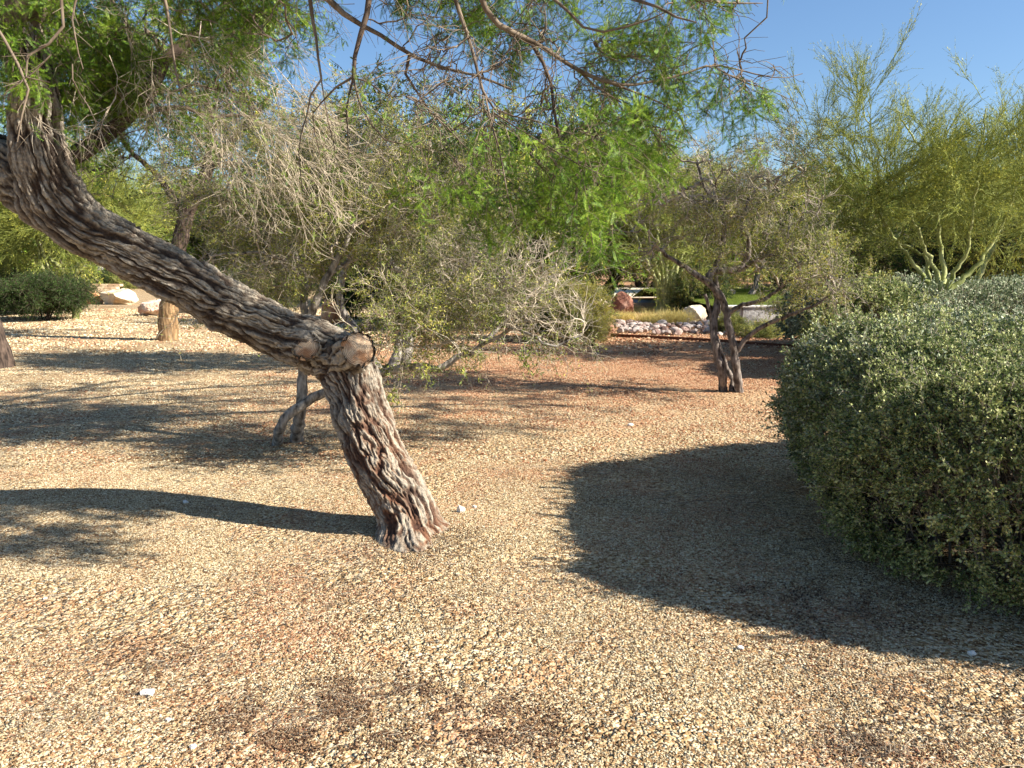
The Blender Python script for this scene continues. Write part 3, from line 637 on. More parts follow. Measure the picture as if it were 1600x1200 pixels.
bark_trunk('trunk', tp, tr_, main, twist=0.10, redf=lambda s: np.clip(1.25-s/1.25, 0.06, 1), flare=lambda s: 0.10*np.exp(-(s/0.13)**2),
           knots=[(P(555, 560, 4.86), 0.16, 0.045), (P(480, 540, 4.9), 0.13, 0.03), (P(515, 620, 4.8), 0.13, -0.06), (P(535, 680, 4.75), 0.09, -0.03), (P(30, 335, 4.5), 0.1, 0.04), (P(330, 510, 4.8), 0.08, 0.03)])
bark_trunk('limb', [P(120, 345, 4.64), P(60, 300, 4.62), P(0, 262, 4.6), P(-70, 225, 4.55), P(-160, 140, 4.5), P(-230, -20, 4.4)], [0.14, 0.165, 0.17, 0.15, 0.12, 0.08], main, U=110, step=0.015, seed=9)
# sawn stubs
M_cut, N, L, b = newmat('sawn_wood')
tc = nd(N, 'ShaderNodeTexCoord'); wv = nd(N, 'ShaderNodeTexWave', wave_type='RINGS', rings_direction='Z'); wv.inputs['Scale'].default_value = 34; wv.inputs['Distortion'].default_value = 3; wv.inputs['Detail'].default_value = 3
L.new(tc.outputs['Object'], wv.inputs['Vector']); r = ramp(N, [(0.0, (0.36, 0.23, 0.13)), (0.5, (0.54, 0.39, 0.25)), (1.0, (0.66, 0.51, 0.35))]); L.new(wv.outputs[0], r.inputs[0])
no = nd(N, 'ShaderNodeTexNoise'); no.inputs['Scale'].default_value = 9; no.inputs['Detail'].default_value = 4; L.new(tc.outputs['Object'], no.inputs['Vector'])
r2 = ramp(N, [(0.45, (1, 1, 1)), (0.62, (0.62, 0.42, 0.30))]); L.new(no.outputs[0], r2.inputs[0])
mm = nd(N, 'ShaderNodeMix', data_type='RGBA', blend_type='MULTIPLY'); mm.inputs[0].default_value = 1; L.new(r.outputs[0], mm.inputs[6]); L.new(r2.outputs[0], mm.inputs[7])
L.new(mm.outputs[2], b.inputs['Base Color']); b.inputs['Roughness'].default_value = 0.85
bp = nd(N, 'ShaderNodeBump'); bp.inputs['Strength'].default_value = 0.4; bp.inputs['Distance'].default_value = 0.004; L.new(wv.outputs[0], bp.inputs['Height']); L.new(bp.outputs[0], b.inputs['Normal'])
import mathutils
def stub(c, nrm, rad, seed, ln=0.2, ell=1.0):
    nrm = unit(nrm); c = np.asarray(c)
    st = bark_trunk('stub', [c-nrm*ln, c-nrm*ln*0.5, c-nrm*0.03, c], [rad*1.35, rad*1.12, rad*1.0, rad*0.93], main, U=110, step=0.005, depth=0.020, cells=16, seed=seed)
    n = 48; g = Geo(); rings = [(0.0, 0.0), (0.35, 0.004), (0.72, 0.002), (0.90, -0.006), (1.0, -0.016)]
    th = np.arange(n)*2*pi/n; V = [[0, 0, rings[0][1]]]; 
    for rr, z in rings[1:]:
        for t in th: V.append([rad*0.93*rr*cos(t)*(1+0.05*sin(3*t+seed)), rad*0.93*rr*sin(t), z])
    F3 = [(0, 1+i, 1+(i+1) % n) for i in range(n)]; F4 = []
    for k in range(3):
        for i in range(n): F4.append((1+k*n+i, 1+(k+1)*n+i, 1+(k+1)*n+(i+1) % n, 1+k*n+(i+1) % n))
    g.add(V, F3); s0 = g.n; g.n = 0; g.add(np.zeros((0, 3)), []) if False else None
    g.f.append(np.asarray(F4)); g.m.append(np.zeros(len(F4), np.int32)); g.n = s0
    o = g.obj('cut_face', [M_cut]); q = mathutils.Vector(nrm.tolist()).to_track_quat('Z', 'Y')
    o.parent = st; st_inv = st.matrix_world.inverted(); o.matrix_parent_inverse = mathutils.Matrix.Identity(4)
    loc = c - nrm*0.010 - np.array([base[0], base[1], 0])*0
    o.matrix_parent_inverse = main.matrix_world.inverted() @ mathutils.Matrix.Translation((0, 0, 0)) if False else o.matrix_parent_inverse
    o.location = loc.tolist(); o.rotation_mode = 'QUATERNION'; o.rotation_quaternion = q
    return st, o
stub(P(561, 545, 4.80), (0.50, -0.80, 0.30), 0.118, 31, 0.26)
stub(P(476, 541, 4.86), (-0.15, -0.85, 0.42), 0.092, 47, 0.2)

mt = Tree(5)
def px(pts, Y):  # list of (px,py[,Y])
    n = len(pts); Ys = Y if isinstance(Y, (tuple, list)) else (Y, Y)
    return [P(a, b, Ys[0]+(Ys[1]-Ys[0])*i/(n-1)) for i, (a, b) in enumerate(pts)]
mt.limb(px([(20, 40), (90, -120), (240, -260), (420, -330), (640, -330), (820, -260)], (4.45, 3.8)), [0.10, 0.07, 0.045, 0.03])
mt.limb(px([(330, -300), (400, -140), (455, -40), (515, 0), (545, 28), (590, 52), (620, 72), (640, 85), (690, 105), (750, 120), (800, 140)], (4.0, 4.1)), [0.022, 0.016, 0.011, 0.008, 0.005])
mt.limb(px([(620, -330), (595, -130), (580, -30), (572, 30), (562, 58), (556, 80), (551, 110), (552, 125)], 3.8), [0.02, 0.013, 0.0105, 0.009])
mt.limb(px([(552, 120), (520, 140), (508, 155), (492, 163), (489, 185), (492, 210), (500, 240)], (3.8, 3.9)), [0.006, 0.003, 0.0015])
mt.limb(px([(552, 122), (545, 150), (541, 175), (543, 200), (544, 248)], 3.8), [0.006, 0.004, 0.002])
mt.limb(px([(552, 122), (560, 155), (575, 183), (590, 213), (620, 223), (680, 235)], (3.8, 3.7)), [0.007, 0.004, 0.0015])
mt.limb(px([(552, 122), (575, 128), (590, 140), (612, 152), (626, 150)], (3.8, 3.6)), [0.005, 0.0035, 0.002])
mt.limb(px([(572, 130), (600, 116), (628, 111), (655, 108)], (3.75, 3.9)), [0.004, 0.003, 0.002])
mt.limb(px([(640, 85), (630, 108), (645, 130), (662, 162), (680, 183), (705, 205), (727, 230), (748, 250)], (4.1, 4.0)), [0.008, 0.005, 0.002])
mt.limb(px([(420, -300), (470, -100), (487, 20), (494, 60), (497, 90), (502, 125), (485, 150), (480, 178), (469, 215), (467, 245), (473, 300)], 4.1), [0.012, 0.007, 0.004, 0.002])
mt.limb(px([(502, 125), (506, 150), (514, 195), (524, 235)], 4.1), [0.004, 0.002])
mt.limb(px([(640, -330), (710, -150), (745, -20), (770, 30), (800, 50), (835, 66), (880, 95), (905, 110), (935, 124), (975, 133), (1000, 131), (1060, 118), (1110, 102), (1150, 108), (1190, 118), (1225, 122), (1254, 115)], (3.8, 4.3)), [0.018, 0.014, 0.0115, 0.009, 0.006, 0.0035, 0.0018])
mt.limb(px([(1113, 102), (1140, 118), (1168, 130), (1190, 136), (1215, 146), (1256, 166)], 4.25), [0.004, 0.003, 0.0015])
mt.limb(px([(945, 127), (990, 143), (1030, 160), (1058, 175), (1066, 195), (1092, 228)], (4.1, 4.4)), [0.006, 0.004, 0.0018])
mt.limb(px([(905, 110), (930, 135), (968, 158), (998, 180), (1040, 225), (1060, 245)], (4.1, 4.5)), [0.007, 0.004, 0.002])
mt.limb(px([(975, 132), (1000, 112), (1040, 108), (1075, 100)], (4.1, 3.9)), [0.004, 0.003, 0.0015])
mt.limb(px([(700, -290), (790, -120), (850, -20), (885, 15), (915, 45), (940, 50), (985, 40), (1030, 25), (1048, 15)], (3.8, 3.6)), [0.010, 0.007, 0.005, 0.002])
mt.limb(px([(800, -260), (900, -80), (960, -12), (1015, 5), (1060, 28), (1088, 35)], (3.8, 3.5)), [0.014, 0.008, 0.003])
mt.limb(px([(820, -260), (960, -90), (1050, -15), (1110, 2), (1160, 5), (1192, 5)], (3.8, 4.0)), [0.014, 0.008, 0.002])
mt.limb(px([(800, 50), (825, 65), (845, 80), (850, 105), (861, 130), (866, 175), (874, 215), (884, 245), (906, 285), (921, 303), (925, 345), (903, 395)], (3.95, 4.0)), [0.010, 0.008, 0.006, 0.002])
mt.limb(px([(690, -200), (705, -30), (722, 30), (737, 75), (747, 115), (758, 150), (780, 175), (835, 188), (870, 200)], (3.8, 3.6)), [0.012, 0.008, 0.005, 0.002])
mt.limb(px([(758, 150), (770, 200), (782, 240), (790, 290), (800, 330), (815, 380)], (3.65, 3.5)), [0.004, 0.003, 0.0015])
mt.limb(px([(770, 175), (800, 195), (850, 225), (900, 255), (945, 275)], (3.6, 3.5)), [0.004, 0.003, 0.0015])
# left-hand boughs
mt.limb(px([(84, 268), (105, 250), (150, 222), (200, 182), (238, 135), (262, 90), (320, 40), (380, -20)], (4.75, 5.4)), [0.055, 0.05, 0.045, 0.036, 0.025])
mt.limb(px([(200, 182), (240, 172), (290, 168), (330, 182), (380, 180), (420, 200)], (5.0, 5.8)), [0.02, 0.014, 0.008])
mt.limb(px([(25, 60), (80, -10), (150, -60), (250, -110), (380, -120)], (4.45, 4.9)), [0.06, 0.045, 0.03, 0.02])
mt.limb(px([(240, -60), (258, 0), (268, 60), (272, 100), (280, 135), (284, 150)], 4.2), [0.010, 0.006, 0.003])
mt.limb(px([(125, -20), (113, 25), (118, 60), (124, 90), (130, 108)], 4.0), [0.006, 0.004, 0.002])
mt.limb(px([(90, -40), (98, 20), (98, 45), (82, 65), (60, 75), (36, 95), (40, 120), (62, 128), (78, 129)], 3.9), [0.009, 0.007, 0.005, 0.002])
mt.limb(px([(-20, 20), (15, 75), (35, 115), (44, 135), (42, 165), (30, 190), (27, 222)], 3.9), [0.008, 0.006, 0.003])
mt.limb(px([(80, 85), (50, 115), (20, 135), (5, 150)], 3.9), [0.004, 0.002])
mt.limb(px([(113, 100), (115, 130), (135, 160), (150, 190), (168, 200)], 4.2), [0.004, 0.002])
# high boughs that arch over the clearing and throw the branch shadows on the gravel
hub = np.array([-1.6, 4.6, 4.2])
mt.limb([P(5, -60, 4.45), np.array([-2.3, 4.5, 3.8]), hub, np.array([0.6, 5.4, 4.6]), np.array([2.6, 6.2, 4.8]), np.array([5.0, 6.8, 4.9]), np.array([7.0, 7.2, 4.8])], [0.09, 0.085, 0.08, 0.07, 0.05, 0.025])
mt.limb([hub, np.array([0.2, 5.9, 4.8]), np.array([1.8, 7.2, 5.0]), np.array([3.6, 8.3, 5.1]), np.array([5.2, 8.9, 5.1])], [0.07, 0.06, 0.045, 0.02])
mt.limb([np.array([0.6, 5.4, 4.6]), np.array([2.0, 5.5, 4.9]), np.array([4.0, 5.3, 4.8]), np.array([6.0, 5.6, 4.7])], [0.05, 0.04, 0.02])
mt.limb([np.array([1.2, 6.8, 4.95]), np.array([2.2, 8.2, 5.3]), np.array([2.8, 9.4, 5.4])], [0.045, 0.035, 0.015])
mt.limb([np.array([2.6, 6.2, 4.8]), np.array([3.8, 7.2, 5.1]), np.array([6.2, 7.9, 5.2]), np.array([8.0, 8.0, 5.1])], [0.04, 0.03, 0.015])
rg5 = mt.rg
def fr(x0, y0, x1, y1, Y0, Y1, n):
    return np.array([P(a, b, c) for a, b, c in zip(rg5.uniform(x0, x1, n), rg5.uniform(y0, y1, n), rg5.uniform(Y0, Y1, n))])
dense = [fr(590, -120, 860, 70, 3.6, 4.4, 55), fr(640, 60, 870, 190, 3.5, 4.3, 60), fr(450, -220, 1000, 40, 5.0, 7.6, 70), fr(700, 170, 960, 320, 3.5, 4.2, 36), fr(840, 60, 960, 190, 3.8, 4.4, 18),
         fr(0, -150, 420, 60, 4.2, 6.0, 110), fr(120, 20, 400, 160, 4.6, 6.0, 90), fr(130, 130, 260, 230, 4.7, 5.2, 22), fr(0, 0, 120, 120, 4.2, 4.8, 24),
         fr(-200, -300, 900, -120, 3.6, 5.5, 60), fr(380, -40, 500, 60, 4.2, 5, 20), fr(-200, -100, 0, 200, 4, 5.5, 30), fr(900, -250, 1250, -60, 3.5, 4.4, 24)]
sparse = [fr(1020, 70, 1215, 130, 4.1, 4.4, 34), fr(960, -20, 1180, 20, 3.6, 4.1, 12), fr(930, 60, 1010, 120, 3.9, 4.4, 12), fr(960, 150, 1060, 230, 4.2, 4.6, 12)]
n_ = 360; hi = np.c_[rg5.uniform(0.2, 8.2, n_), rg5.uniform(5.0, 9.2, n_), rg5.uniform(4.75, 5.7, n_)]
hi = hi[(hi[:, 2] > 1.75 + hi[:, 1]*0.315)]
mt.grow(np.vstack(dense+sparse+[hi]), K=6, noise=0.08, angw=0.7)
for i, (p, rr, keep, i0, a0) in enumerate(mt.limbs):
    g = Geo(); g.add(*tubes(p, rr*(1+0.08*np.sin(np.arange(len(p))*1.3+i)), 10 if rr[0] > 0.02 else 6)); g.obj('limb' if rr[0] > 0.02 else 'twig', [M_twm if i not in (2, 19, 23) else M_twd], main)
Pf, Rf = mt.fine(0.0022, 0.42); hp_ = Pf[:, -1, 2] > 4.3; Rf[hp_] *= 2.2
tw, twr = sprout(Pf, Rf, 3, rg5, t=(0.3, 1), L=(0.12, 0.3), ang=(0.3, 0.9), bias=(0.1, 0, -0.25), curve=(0, 0, -0.2), K=5, wig=0.05, r=(0.0022, 0.001))
lim = np.array([catmull(l[0], 24) for l in mt.limbs[1:]]); 
tl, tlr = sprout(lim, None, 9, rg5, t=(0.1, 1), L=(0.03, 0.12), ang=(0.5, 1.1), K=3, wig=0.06, r=(0.0018, 0.001))
g = Geo(); g.add(*tubes(Pf, Rf, 5)); g.add(*tubes(tw, twr, 3)); g.add(*tubes(tl, tlr, 3)); g.obj('branches', [M_twm], main, kind='stuff')
p1, d1 = spray_points(tw, 3, rg5, (0.1, 1), 0.6, (0, 0, -0.5)); p2, d2 = spray_points(Pf, 3, rg5, (0.3, 1), 0.7, (0, 0, -0.5))
p = np.vstack([p1, p2]); d = np.vstack([d1, d2])
def topx(p):
    dy = p[:, 1]; k = cos(PITCH)*p[:, 1]-sin(PITCH)*(p[:, 2]-EYE); u = sin(PITCH)*p[:, 1]+cos(PITCH)*(p[:, 2]-EYE)
    return 800+FOC*p[:, 0]/k, 600-FOC*u/k
X_, Y_ = p[:, 0]/p[:, 1], p[:, 2]
keep = rg5.uniform(size=len(p)) < np.where((X_ > -0.34) & (X_ < -0.17) & (Y_ < 3.0), 0.03, np.where(X_ > 0.13, 0.2, np.where(X_ < -0.2, 0.55, 0.44)))
hi_ = (p[:, 2] > 4.3) & (p[:, 0] > 0); keep |= hi_ & (rg5.uniform(size=len(p)) < 0.5)
keep &= (vnoise(p[:, 0]*3.0+30, p[:, 2]*3.0+p[:, 1]*1.2+30, 77) > np.where(hi_, 0.36, 0.42))
p, d = p[keep], d[keep]
scatter('foliage', 'mesquite', templates('mesquite', 6), p, d, rg5, (0.5, 0.95), main)
# pale, hair-fine leafless twigs hanging left of the centre
bt = np.vstack([fr(340, 30, 500, 250, 4.9, 5.8, 52), fr(0, 0, 330, 140, 4.3, 5.2, 40)])
scatter('bare_twigs', 'bare', templates('bare', 5), bt, np.tile([0.55, 0, -0.8], (len(bt), 1)) + rg5.normal(size=(len(bt), 3))*0.35, rg5, (0.7, 1.3), main)

# ================================================================== GREY TREE just behind
t = Tree(21)
b0 = G(462, 686)
t.limb([b0+[0, 0, -0.05], P(468, 650, 7.1), P(473, 590, 7.15), P(478, 540, 7.2), P(482, 500, 7.25)], [0.062, 0.048, 0.045, 0.045], K=24, wig=0.006)
t.limb([G(432, 692)+[0, 0, -0.03], P(440, 662, 6.95), P(462, 640, 7.0), P(490, 622, 7.05), P(540, 600, 7.0), P(600, 582, 6.8), P(650, 572, 6.6), P(685, 577, 6.5), P(712, 560, 6.5), P(745, 545, 6.5), P(790, 500, 6.6), P(840, 450, 6.7)], [0.046, 0.042, 0.042, 0.04, 0.036, 0.03, 0.026, 0.02, 0.012], K=50, wig=0.006)
t.limb([P(482, 503, 7.25), P(475, 470, 7.3), P(478, 440, 7.35), P(462, 400, 7.4), P(430, 350, 7.5), P(380, 300, 7.6)], [0.04, 0.03, 0.012], K=26, wig=0.006)
t.limb([P(482, 503, 7.25), P(493, 470, 7.2), P(510, 435, 7.2), P(540, 380, 7.2), P(560, 320, 7.1), P(600, 260, 7.1)], [0.038, 0.03, 0.012], K=26, wig=0.006)
t.limb([P(482, 503, 7.25), P(500, 460, 7.4), P(520, 425, 7.6), P(590, 390, 7.9), P(680, 350, 8.1)], [0.032, 0.022, 0.01], K=22, wig=0.006)
t.limb([P(478, 440, 7.35), P(440, 405, 7.2), P(390, 395, 7.0), P(330, 400, 6.9)], [0.022, 0.014, 0.008], K=16, wig=0.006)
t.limb([P(712, 560, 6.5), P(760, 535, 6.4), P(800, 515, 6.3), P(830, 525, 6.2), P(860, 540, 6.2), P(905, 525, 6.2)], [0.018, 0.012, 0.008], K=20, wig=0.008)
t.grow(blobs(t.rg, [pblob(430, 330, 150, 120, 7.5, 1.0, 110), pblob(590, 290, 140, 105, 7.4, 1.0, 110), pblob(380, 400, 110, 80, 7.2, 0.6, 45), pblob(640, 400, 90, 70, 7.6, 0.8, 50),
                    pblob(780, 430, 130, 85, 6.9, 0.8, 120), pblob(690, 500, 70, 50, 6.5, 0.5, 40), pblob(850, 490, 80, 50, 6.5, 0.5, 50), pblob(630, 530, 40, 40, 6.3, 0.3, 10)]), K=6, noise=0.065, angw=0.4)
build_tree('grey_thorn_tree', 'low twiggy grey-barked tree just behind the leaning trunk, its branches sweeping right near the ground', b0, t, M_grb, M_twp,
           [('greybare', 1.2), ('grey', 1.6), ('olive', 1.1)], rt=0.0027, ntwig=3, twigL=(0.15, 0.35), nspray=1, keep=0.72, gap=0.30, scale=(0.55, 0.95), spread=0.9, trunk_names={0: 'trunk', 1: 'trunk'}, twr=(0.003, 0.0016))

# ================================================================== SMALL FORKED TREE right of centre
t = Tree(33)
b0 = G(1143, 612)
t.limb([G(1130, 611)+[0, 0, -.05], P(1127, 580, 10.1), P(1117, 540, 10.1), P(1116, 500, 10.15), P(1122, 470, 10.2), P(1118, 445, 10.2)], [0.058, 0.050, 0.048, 0.045], K=26, wig=0.006)
t.limb([G(1156, 613)+[0, 0, -.05], P(1151, 580, 10.05), P(1145, 535, 10.05), P(1136, 495, 10.1), P(1128, 465, 10.1), P(1110, 445, 10.1), P(1090, 430, 10.1), P(1065, 415, 10.1), P(1030, 390, 10.0)], [0.058, 0.050, 0.047, 0.044, 0.036, 0.02], K=40, wig=0.006)
t.limb([G(1143, 613), P(1142, 590, 10.2), P(1130, 560, 10.2), P(1116, 520, 10.2), P(1108, 480, 10.2), P(1100, 460, 10.2)], [0.035, 0.03, 0.02], K=16, wig=0.008)
t.limb([P(1150, 550, 10.05), P(1165, 530, 10.0), P(1190, 510, 9.9), P(1215, 500, 9.8), P(1240, 488, 9.7), P(1275, 476, 9.6), P(1310, 450, 9.5)], [0.035, 0.028, 0.022, 0.01], K=24, wig=0.008)
t.limb([P(1138, 490, 10.1), P(1160, 476, 10.0), P(1190, 470, 9.9), P(1208, 458, 9.9), P(1225, 445, 9.8), P(1250, 430, 9.7)], [0.03, 0.024, 0.012], K=20, wig=0.008)
t.limb([P(1108, 445, 10.1), P(1108, 430, 10.15), P(1125, 422, 10.2), P(1160, 418, 10.3), P(1170, 380, 10.3), P(1160, 340, 10.3), P(1180, 300, 10.4), P(1230, 270, 10.4)], [0.05, 0.045, 0.03, 0.012], K=34, wig=0.008)
t.limb([P(1118, 455, 10.2), P(1118, 420, 10.2), P(1130, 380, 10.2), P(1130, 340, 10.2), P(1100, 290, 10.1), P(1090, 250, 10.1)], [0.045, 0.03, 0.012], K=26, wig=0.008)
t.limb([P(1160, 418, 10.3), P(1200, 400, 10.2), P(1240, 400, 10.1), P(1290, 380, 10)], [0.025, 0.018, 0.01], K=16, wig=0.008)
t.grow(blobs(t.rg, [pblob(1130, 300, 130, 65, 10.2, 1.2, 62), pblob(1225, 320, 85, 70, 10.3, 1.0, 38), pblob(1040, 350, 70, 70, 10.1, 1.0, 36), pblob(1215, 405, 95, 40, 10.0, 0.8, 34), pblob(1290, 445, 50, 40, 9.6, 0.4, 14), pblob(1080, 270, 60, 40, 10.1, 0.6, 16)]), K=6, noise=0.08, angw=0.3)
build_tree('forked_tree', 'small tree with two dark forked trunks and sparse pale zigzag twigs beside the hedge', b0, t, M_fkb, M_twg,
           [('greybare', 1.5), ('grey', 1.4), ('olive', 0.9)], rt=0.0065, ntwig=3, twigL=(0.2, 0.5), nspray=1, keep=0.75, gap=0.38, scale=(0.7, 1.15), spread=0.9, trunk_names={0: 'trunk', 1: 'trunk', 2: 'trunk'}, twr=(0.004, 0.002))

# ================================================================== PALO VERDES
def palo(name, label, base, specs, tips, seed, nt=160, leanw=1.0, bb=(0, 0, 0.35), S=1.0, group=None):
    t = Tree(seed); base = np.asarray(base, float)
    for (pts, r) in specs: t.limb(pts, [q*0.72 for q in r], wig=0.014)
    t.grow(tips(t.rg), K=6, noise=0.05, angw=1.2, lift=0.05)
    return build_tree(name, label, base, t, M_pab, M_twy, [('palo', 1)], rt=0.0045*S, ntwig=3, twigL=(0.3*S, 0.7*S), nspray=1, keep=0.68, gap=0.38, gs=1/S, scale=(0.7*S, 1.2*S), spread=0.45, bias=bb, twbias=(0, 0, 0.25), twr=(0.005*S, 0.002*S), trunk_S=9,
                      trunk_names={i: 'trunk' for i in range(len(specs))}, group=group)
Yp = 14.0; B = np.array([P(1470, 470, Yp)[0], Yp, 0.0])
def st(pts, Y, r): return ([B + [np.sign(pts[0][0]-1470)*0.1, 0, -0.05]] + px(pts, Y), r)
palo('palo_verde_tree', 'tall broom-like palo verde with yellow-green stems rising behind the hedge', B, [
    st([(1470, 465), (1462, 425), (1445, 385), (1420, 330), (1385, 260), (1355, 190), (1345, 130)], (14, 14.2), [0.08, 0.06, 0.04, 0.018, 0.008]),
    st([(1458, 462), (1440, 430), (1410, 390), (1370, 330), (1320, 280), (1270, 215)], (14, 13.6), [0.08, 0.06, 0.04, 0.015, 0.008]),
    st([(1472, 465), (1475, 430), (1470, 390), (1460, 320), (1440, 240), (1400, 170)], (14, 14.8), [0.08, 0.06, 0.04, 0.015]),
    st([(1480, 465), (1500, 440), (1525, 415), (1550, 380), (1580, 320), (1600, 240), (1625, 160)], (14, 14.0), [0.085, 0.065, 0.045, 0.02, 0.01]),
    st([(1478, 465), (1490, 430), (1510, 390), (1520, 330), (1530, 250), (1540, 170)], (14, 13.5), [0.07, 0.055, 0.04, 0.012]),
    st([(1462, 465), (1452, 440), (1445, 400), (1400, 380), (1330, 350), (1290, 340)], (14, 14.5), [0.06, 0.05, 0.03, 0.01])],
    lambda g: np.vstack([blobs(g, [pblob(1450, 310, 130, 80, 14, 1.5, 95), pblob(1560, 280, 80, 90, 14, 1.3, 55), pblob(1340, 300, 60, 70, 13.8, 1.0, 28), pblob(1340, 180, 26, 55, 14.1, 0.3, 12), pblob(1285, 215, 30, 20, 13.7, 0.3, 7), pblob(1500, 250, 70, 50, 14, 1, 18), pblob(1595, 205, 30, 40, 14, 0.6, 8), pblob(1360, 380, 80, 40, 14.5, 1.0, 30)])]), 44, S=1.0)
Yq = 19.0; B = np.array([P(1515, 465, Yq)[0], Yq, 0.0])
palo('palo_verde_tree', 'palo verde with leaning thin stems at the right edge behind the taller one', B, [
    ([B, P(1520, 455, 19), P(1540, 410, 19), P(1565, 360, 19), P(1620, 280, 19)], [0.1, 0.08, 0.03]),
    ([B+[1.5, 0, 0], P(1620, 440, 19.5), P(1640, 380, 19.5), P(1650, 300, 19.5)], [0.1, 0.08, 0.03])],
    lambda g: blobs(g, [pblob(1580, 330, 90, 70, 19, 2, 100), pblob(1660, 290, 80, 80, 19, 2, 40)]), 45, S=1.4)
Yf = 28.0; B = np.array([P(1040, 485, Yf)[0], Yf, 0.0])
fan = [([B+[dx*0.3, 0, 0], P(1040+dx*12, 450, Yf), P(1040+dx*30, 405, Yf+0.3*dx), P(1040+dx*55, 350, Yf)], [0.11, 0.09, 0.03]) for dx in (-1, -0.6, -0.25, 0.1, 0.45, 0.8, 1.15)]
palo('palo_verde_tree', 'palo verde with a fan of thin straight green stems behind the golden grass', B, fan,
     lambda g: blobs(g, [pblob(1030, 380, 90, 50, Yf, 2, 110), pblob(1000, 330, 80, 60, Yf+1, 2, 70)]), 46, S=1.7)
Yl = 27.0; B = np.array([P(118, 488, Yl)[0], Yl, 0.0])
palo('palo_verde_tree', 'palo verde with pale crooked green trunks seen below the leaning trunk, far left', B, [
    ([P(96, 486, Yl), P(78, 440, Yl), P(64, 412, Yl), P(56, 370, Yl), P(30, 320, Yl)], [0.11, 0.09, 0.03]),
    ([P(118, 488, Yl), P(95, 442, Yl), P(76, 418, Yl), P(64, 380, Yl), P(60, 320, Yl)], [0.10, 0.08, 0.03]),
    ([P(121, 488, Yl), P(104, 440, Yl), P(92, 415, Yl), P(77, 398, Yl), P(84, 340, Yl)], [0.11, 0.08, 0.03]),
    ([P(124, 488, Yl), P(120, 442, Yl), P(121, 420, Yl), P(140, 400, Yl), P(180, 350, Yl)], [0.12, 0.09, 0.03])],
    lambda g: blobs(g, [pblob(60, 340, 110, 65, Yl, 2.5, 150), pblob(150, 330, 80, 55, Yl, 2.0, 90), pblob(20, 400, 60, 30, Yl, 1.5, 30)]), 47, S=1.7)

# ================================================================== MESQUITES AND BROAD TREES FARTHER OFF
def broad(name, label, px_, Yb, specs, seed, kinds, stems=2, bark=M_dkb, twig=M_twd, S=1.0, lean=0.0, r0=0.16, hf=0.45, group=None, bias=(0, 0, -0.2), nspray=1, ntwig=4, noise=0.09, basept=None):
    t = Tree(seed); B = np.array([P(px_, 500, Yb)[0], Yb, 0.0]) if basept is None else np.asarray(basept, float)
    cs = [np.asarray(s[0]) for s in specs]; cm = np.mean(cs, 0)
    for i in range(stems):
        off = np.array([(i-(stems-1)/2)*0.35*S, t.rg.uniform(-.2, .2), 0]); tgt = cs[i % len(cs)]*0.6 + cm*0.4
        mid = B + (tgt-B)*0.45*np.array([0.6, 0.6, 1]) + t.rg.normal(size=3)*0.12*S
        t.limb([B+off*0.5+[0, 0, -0.05], B+off+(mid-B)*0.4, mid+off*1.4, tgt], [r0, r0*0.8, r0*0.55, r0*0.2], wig=0.015*S, K=18, a0=0.4)
    t.grow(blobs(t.rg, specs), K=6, noise=noise, angw=0.4)
    return build_tree(name, label, B, t, bark, twig, kinds, rt=0.006*S, ntwig=ntwig, twigL=(0.3*S, 0.7*S), nspray=nspray, scale=(0.7*S, 1.2*S), spread=0.9, bias=bias, twr=(0.006*S, 0.003*S), trunk_S=10, keep=0.75, gap=0.34, gs=1/S,
                      trunk_names={i: 'trunk' for i in range(stems)}, group=group)
# tree with the straight brown trunk at the left
Bs = G(262, 532)
t = Tree(61)
t.limb([Bs+[0, 0, -0.1], P(262, 505, Bs[1]), P(266, 470, Bs[1]), P(272, 420, Bs[1])], [0.23, 0.20, 0.19, 0.17], wig=0.01, a0=0.9)
t.limb([P(272, 422, Bs[1]), P(290, 340, Bs[1]), P(322, 270, Bs[1]), P(330, 220, Bs[1]), P(322, 150, Bs[1])], [0.17, 0.15, 0.11, 0.06], wig=0.01)
t.limb([P(322, 270, Bs[1]), P(365, 215, Bs[1]), P(400, 180, Bs[1]), P(420, 150, Bs[1])], [0.10, 0.07, 0.03], wig=0.01)
t.limb([P(290, 340, Bs[1]), P(250, 280, Bs[1]), P(200, 230, Bs[1]), P(170, 170, Bs[1])], [0.09, 0.05, 0.02], wig=0.01)
t.grow(blobs(t.rg, [pblob(270, 130, 150, 70, Bs[1], 2.2, 110), pblob(380, 200, 70, 70, Bs[1], 1.6, 50), pblob(270, 260, 60, 40, Bs[1], 1.2, 14), pblob(160, 270, 60, 40, Bs[1], 1.4, 14)]), K=6, noise=0.1, angw=0.4)
build_tree('mesquite_tree', 'mesquite with a straight stout brown trunk standing under the leaning tree', Bs, t, M_brb, M_twd, [('far', 1)], rt=0.007, ntwig=3, twigL=(0.3, 0.7), nspray=1, scale=(0.6, 1.0), bias=(0, 0, -0.2), twr=(0.006, 0.003), trunk_S=20, bark2=M_dkb)
broad('olive_tree', 'rounded olive-yellow tree rising behind the twiggy grey tree', 610, 12.5, [pblob(600, 270, 120, 100, 12.5, 1.4, 120), pblob(700, 330, 90, 90, 12.5, 1.2, 70), pblob(500, 300, 90, 80, 12.8, 1.2, 60)], 62, [('olive', 1.6), ('fardark', 1.0), ('grey', 0.8)], 3, M_grb, M_twg, 1.15, r0=0.10)
broad('mesquite_tree', 'dense green mesquite filling the centre behind the hanging foliage', 915, 33, [pblob(840, 300, 170, 110, 33, 3.5, 260), pblob(960, 290, 90, 90, 33, 3, 110), pblob(870, 385, 90, 30, 33, 3, 60)], 63, [('far', 1.2), ('fardark', 0.8)], 4, M_dkb, M_twd, 2.0, r0=0.30)
